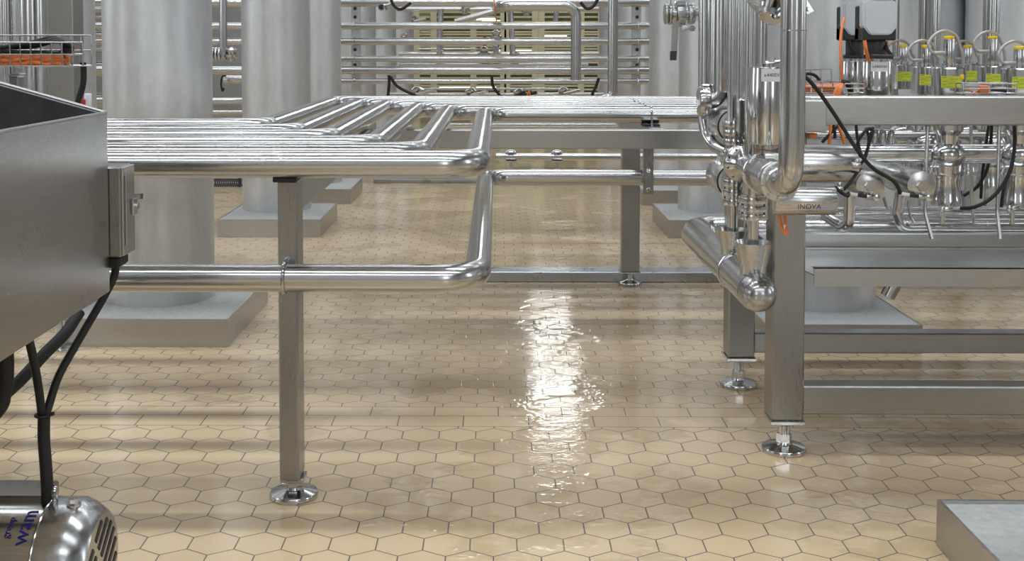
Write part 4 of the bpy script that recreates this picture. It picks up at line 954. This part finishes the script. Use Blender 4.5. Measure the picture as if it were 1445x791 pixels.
bx = basket('wire cable tray holding orange cables behind the top beam, left of the servo drives', 1100, 1190, 3.53, 3.66, 115, 131, .034, backt=98)
for k in range(6):
    zz = bx[2]+.008+.010*(k//3); yy = 3.55+.025*(k % 3)
    pts = [(x, yy, zz+random.uniform(-.003, .003)) for x in [bx[0]+(P(1185, 120, 3.55).x-bx[0])*i/6 for i in range(7)]]
    cable('bundled_cable', 'orange cable of the bundle in the tray left of the servo drives', pts, .006, 'orange', group='orange bundle, right tray', n=5)
ob = MB()
for k in range(4): ob.tube(spline([P(1184+k*1.5, 119, 3.5+.004*k), P(1181+k*2, 124, 3.49), P(1176+k*2.2, 136, 3.49)], 5), .005, 8)
tag(ob.build('orange_tail', 'orange'), 'tied tail of orange cables spilling over the tray end', 'cable')
basket('empty end of the wire tray before the servo cylinders', 1192, 1219, 3.50, 3.55, 118, 131, .06)
cable('signal_cable', 'black cable bunch sloping before the servo cylinder', [P(1188, 116, 3.52), P(1196, 118, 3.52), P(1202, 130, 3.52)], .009, group='black drive cables')
basket('small wire tray in front of the rightmost valves', 1360, 1434, 3.50, 3.56, 118, 132, .085)
q = thing('plug_connector', 'grey and orange plug lying in the small tray before the valves', 'plug', P(1375, 122, 3.53))
MB().cyl(P(1357, 121, 3.53), P(1383, 122, 3.53), .0085, bev=.002).build('sleeve', 'conduit', q)
MB().b2(P(1383, 134, 3.51), P(1391, 120, 3.54), bev=.003).build('plug_body', 'orange', q)
cable('signal_cable', 'thin orange wires in the small tray before the valves', [P(1362, 126, 3.52), P(1370, 128, 3.52), P(1374, 133, 3.52), P(1382, 127, 3.52), P(1396, 132, 3.52)], .003, 'orange')
q = MB().cyl(P(1391, 124, 3.53), P(1420, 128, 3.53), .006); tag(q.build('black_plug', 'blackplastic'), 'black cable end right of the orange plug', 'plug')
q = MB().cyl(P(1357.5, 105, 3.6), P(1357.5, 112, 3.6), .006, bev=.0028); tag(q.build('yellow_tag', 'yellow'), 'small oval yellow tag right of the front valve label', 'tag')

# ------------------------------------------------------------------ hopper on the left
YH = 2.38
A1 = P(150, 159, YH); A0 = P(154, 411, YH); hx = (A1.x+A0.x)/2
ztop_, zbot_ = A1.z, A0.z
rise = P(0, 117, YH); 
hp = thing('steel_hopper', 'brushed steel hopper with dark lining cutting into the left edge', 'hopper', (hx-.6, 1.9, zbot_))
tk = .004
q = MB().b2((hx-tk, 1.0, zbot_), (hx, YH, ztop_))
q.prism([(hx, 1.0, zbot_), (hx, YH, zbot_), (hx-.62, YH, zbot_-.34), (hx-.62, 1.0, zbot_-.34)], (-.004, 0, -.003))
q.build('side_panel', 'sheet', hp)
sl = (rise.z-ztop_)/(hx-rise.x); xe_ = hx-1.3
q = MB().prism([(hx, YH, zbot_), (hx, YH, ztop_), (xe_, YH, ztop_+sl*1.3), (xe_, YH, zbot_-.34), (hx-.62, YH, zbot_-.34)], (0, .004, 0)); q.build('end_panel', 'sheet', hp)
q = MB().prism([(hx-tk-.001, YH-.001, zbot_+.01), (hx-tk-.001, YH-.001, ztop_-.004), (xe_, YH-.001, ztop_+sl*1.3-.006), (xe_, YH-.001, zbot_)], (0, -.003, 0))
q.b2((hx-tk-.004, 1.0, zbot_), (hx-tk-.001, YH-.004, ztop_-.004)); q.b2((xe_, 1.0, zbot_), (xe_+.003, YH-.004, 1.4)); q.b2((xe_, 1.0, zbot_-.003), (hx-tk, YH-.004, zbot_)); q.build('lining', 'liner', hp)  # dark sheets over the inner walls carry the painted shade
q = MB().tube([(hx-tk/2, 1.0, ztop_), (hx-tk/2, YH, ztop_)], .0035, 8); q.tube([(hx, YH+.002, ztop_), (xe_, YH+.002, ztop_+sl*1.3)], .0035, 8); q.build('rim', 'beam', hp)
# control box
cb = thing('control_box', 'small steel control box with latch on the end of the hopper', 'box', P(168, 365, YH+.03))
a = P(150, 235, YH+.01); b = P(172, 363, YH+.01)
xr_ = b.x
MB().b2((hx-.08, YH+.008, b.z), (xr_, YH+.085, a.z), bev=.004).build('body', 'post', cb)
MB().b2((xr_, YH+.010, b.z+.002), (xr_+.004, YH+.088, a.z-.002), bev=.0015).b2((xr_+.004, YH+.022, b.z+.022), (xr_+.007, YH+.028, a.z-.018), bev=.001).build('door', 'beam', cb)
lz_ = P(184, 292, YH+.06).z
MB().b2((xr_+.004, YH+.060, lz_-.018), (xr_+.010, YH+.09, lz_+.018), bev=.002).cyl((xr_+.01, YH+.078, lz_), (xr_+.015, YH+.078, lz_), .007).b2((xr_+.004, YH+.084, lz_+.014), (xr_+.022, YH+.089, lz_+.026)).build('latch', 'polish', cb)
MB().b2((hx-.02, YH+.015, b.z-.024), (xr_-.006, YH+.075, b.z), bev=.005).build('rubber_gland', 'rubber', cb)
# motor
ty = 2.26; mr = .128; mtop = P(130, 706, ty).z; mz = mtop-mr; mx = P(165, 780, ty+.09).x
mo = thing('electric_motor', 'wet steel electric motor with slotted fan cover in the bottom left corner', 'motor', (mx-.3, ty, 0))
q = MB().lathe((mx, ty, mz), (-1, 0, 0), [(0, 0), (0, .098), (.006, .106), (.03, .122), (.045, mr), (.098, mr), (.099, mr-.003), (.099, .1)], 64); q.build('fan_cover', 'cast', mo)
q = MB().lathe((mx-.098, ty, mz), (-1, 0, 0), [(0, .118), (.6, .118), (.62, .10), (.62, 0)], 64); q.build('housing', 'pipe_x', mo)
q = MB()
for k in range(6):
    a_ = -.062+k*.026
    hl = math.sqrt(max(.0, .088**2-a_**2))
    segs = [(-hl, -.006), (.006, hl)] if abs(a_) < .07 else [(-hl, hl)]
    for (s0, s1_) in segs:
        if s1_-s0 < .01: continue
        cdir = Vector((0, .80, .60)); ndir = Vector((0, -.60, .80)); m_ = (s0+s1_)/2
        q.box(Vector((mx+.0005, ty, mz)) + cdir*m_ + ndir*a_, (.003, s1_-s0-.004, .011), rot=Matrix.Rotation(math.atan2(.6, .8), 3, 'X'), bev=.0012)
q.build('vent_slots', 'blackplastic', mo)
q = MB().torus((mx-.099, ty, mz), (1, 0, 0), mr-.002, .003, 64); q.build('seam_band', 'polish', mo)
ebx = P(76, 700, ty).x
q = MB().torus((ebx+.01, ty-.02, mtop+.022), (1, .2, 0), .012, .0045, 20); q.cyl((ebx+.01, ty-.02, mtop-.01), (ebx+.01, ty-.02, mtop+.012), .006); q.build('eye_bolt', 'polish', mo)
q = MB().hexnut((ebx+.045, ty-.015, mtop+.004), (0, 0, 1), .009, .012).cyl((ebx+.045, ty-.015, mtop-.004), (ebx+.045, ty-.015, mtop), .014); q.build('bolt', 'polish', mo)
q = MB().b2((mx-.62, ty+.02, mtop-.03), (ebx-.03, ty+.11, mtop+.0), bev=.004); q.build('terminal_box', 'post', mo)
q = MB().b2((mx-.5, ty-.09, 0), (mx-.16, ty-.06, mz-.07)).b2((mx-.5, ty+.06, 0), (mx-.16, ty+.09, mz-.07)); q.build('base_feet', 'post', mo)
ft = P(32, 727, ty-.1)
dirv = Vector((0, -(ty-ft.y), 0))
ang_ = math.radians(40)
def on_motor(x, a): return Vector((x, ty-math.cos(a)*.1188, mz+math.sin(a)*.1188))
def motor_text(s, size, x, a, nm):
    pos = on_motor(x, a); nrm = Vector((0, -math.cos(a), math.sin(a))); tdir = Vector((0, math.sin(a), math.cos(a)))  # text runs up over the housing
    z_ax = nrm; x_ax = tdir; y_ax = z_ax.cross(x_ax)
    m3 = Matrix((x_ax, y_ax, z_ax)).transposed()
    return text(s, nm, size, pos, m3.to_euler(), 'blueink', mo, ('x', .119))
motor_text('wam', .043, mx-.128, math.radians(60), 'printed_name')
motor_text('group', .020, mx-.158, math.radians(58), 'small_print')
# power cables
mtz = mtop
cable('power_cable', 'black cable from the control box bending down to the motor', [P(164, 372, YH+.05), P(160, 392, YH+.05), P(143, 425, YH+.03), P(112, 478, YH+.0), P(83, 530, YH-.04), P(68, 575, YH-.07), P(62, 592, YH-.08)], .0085, group='power cables')
cable('power_cable', 'black cable from under the hopper joining the motor cable', [P(30, 440, YH-.2), P(44, 492, YH-.14), P(54, 545, YH-.10), P(60, 592, YH-.08)], .0085, group='power cables')
q = MB().tube(spline([P(62, 588, YH-.08), P(62, 620, YH-.08), P(65, 660, YH-.09), P(68, 712, YH-.10)], 8), .0125, 12); tag(q.build('power_cable', 'rubber'), 'taped black double cable rising straight from the motor', 'cable', 'power cables')
tag(MB().torus(P(61, 585, YH-.08), (0, 0, 1), .015, .003, 20).cyl(P(66, 585, YH-.09), P(76, 583, YH-.09), .004).build('cable_tie', 'blackplastic'), 'black cable tie where the two cables join', 'cable tie')
cable('hose', 'thick black hose sloping below the hopper at the left edge', [P(112, 440, YH+.25), P(92, 470, YH+.2), P(62, 500, YH+.15), P(30, 535, YH+.1), P(-10, 572, YH+.05), P(-130, 690, YH-.1)], .0135, group='thick hoses')
cable('hose', 'short thick black hose hanging at the left picture edge', [P(8, 480, YH-.15), P(9, 520, YH-.15), P(6, 552, YH-.15), P(-12, 588, YH-.15), P(-120, 680, YH-.15)], .0145, group='thick hoses')
# small foot beyond
fc = PZ(84, 494); o = thing('levelling_leg', 'slim steel leg with round foot disc behind the hoses at the left', 'leg', (fc.x, fc.y, 0))
foot(o, fc.x, fc.y, .16, .05, .014)
MB().b2((fc.x-.03, fc.y-.03, .16), (fc.x+.03, fc.y+.03, .75), bev=.003).build('post', 'post', o)
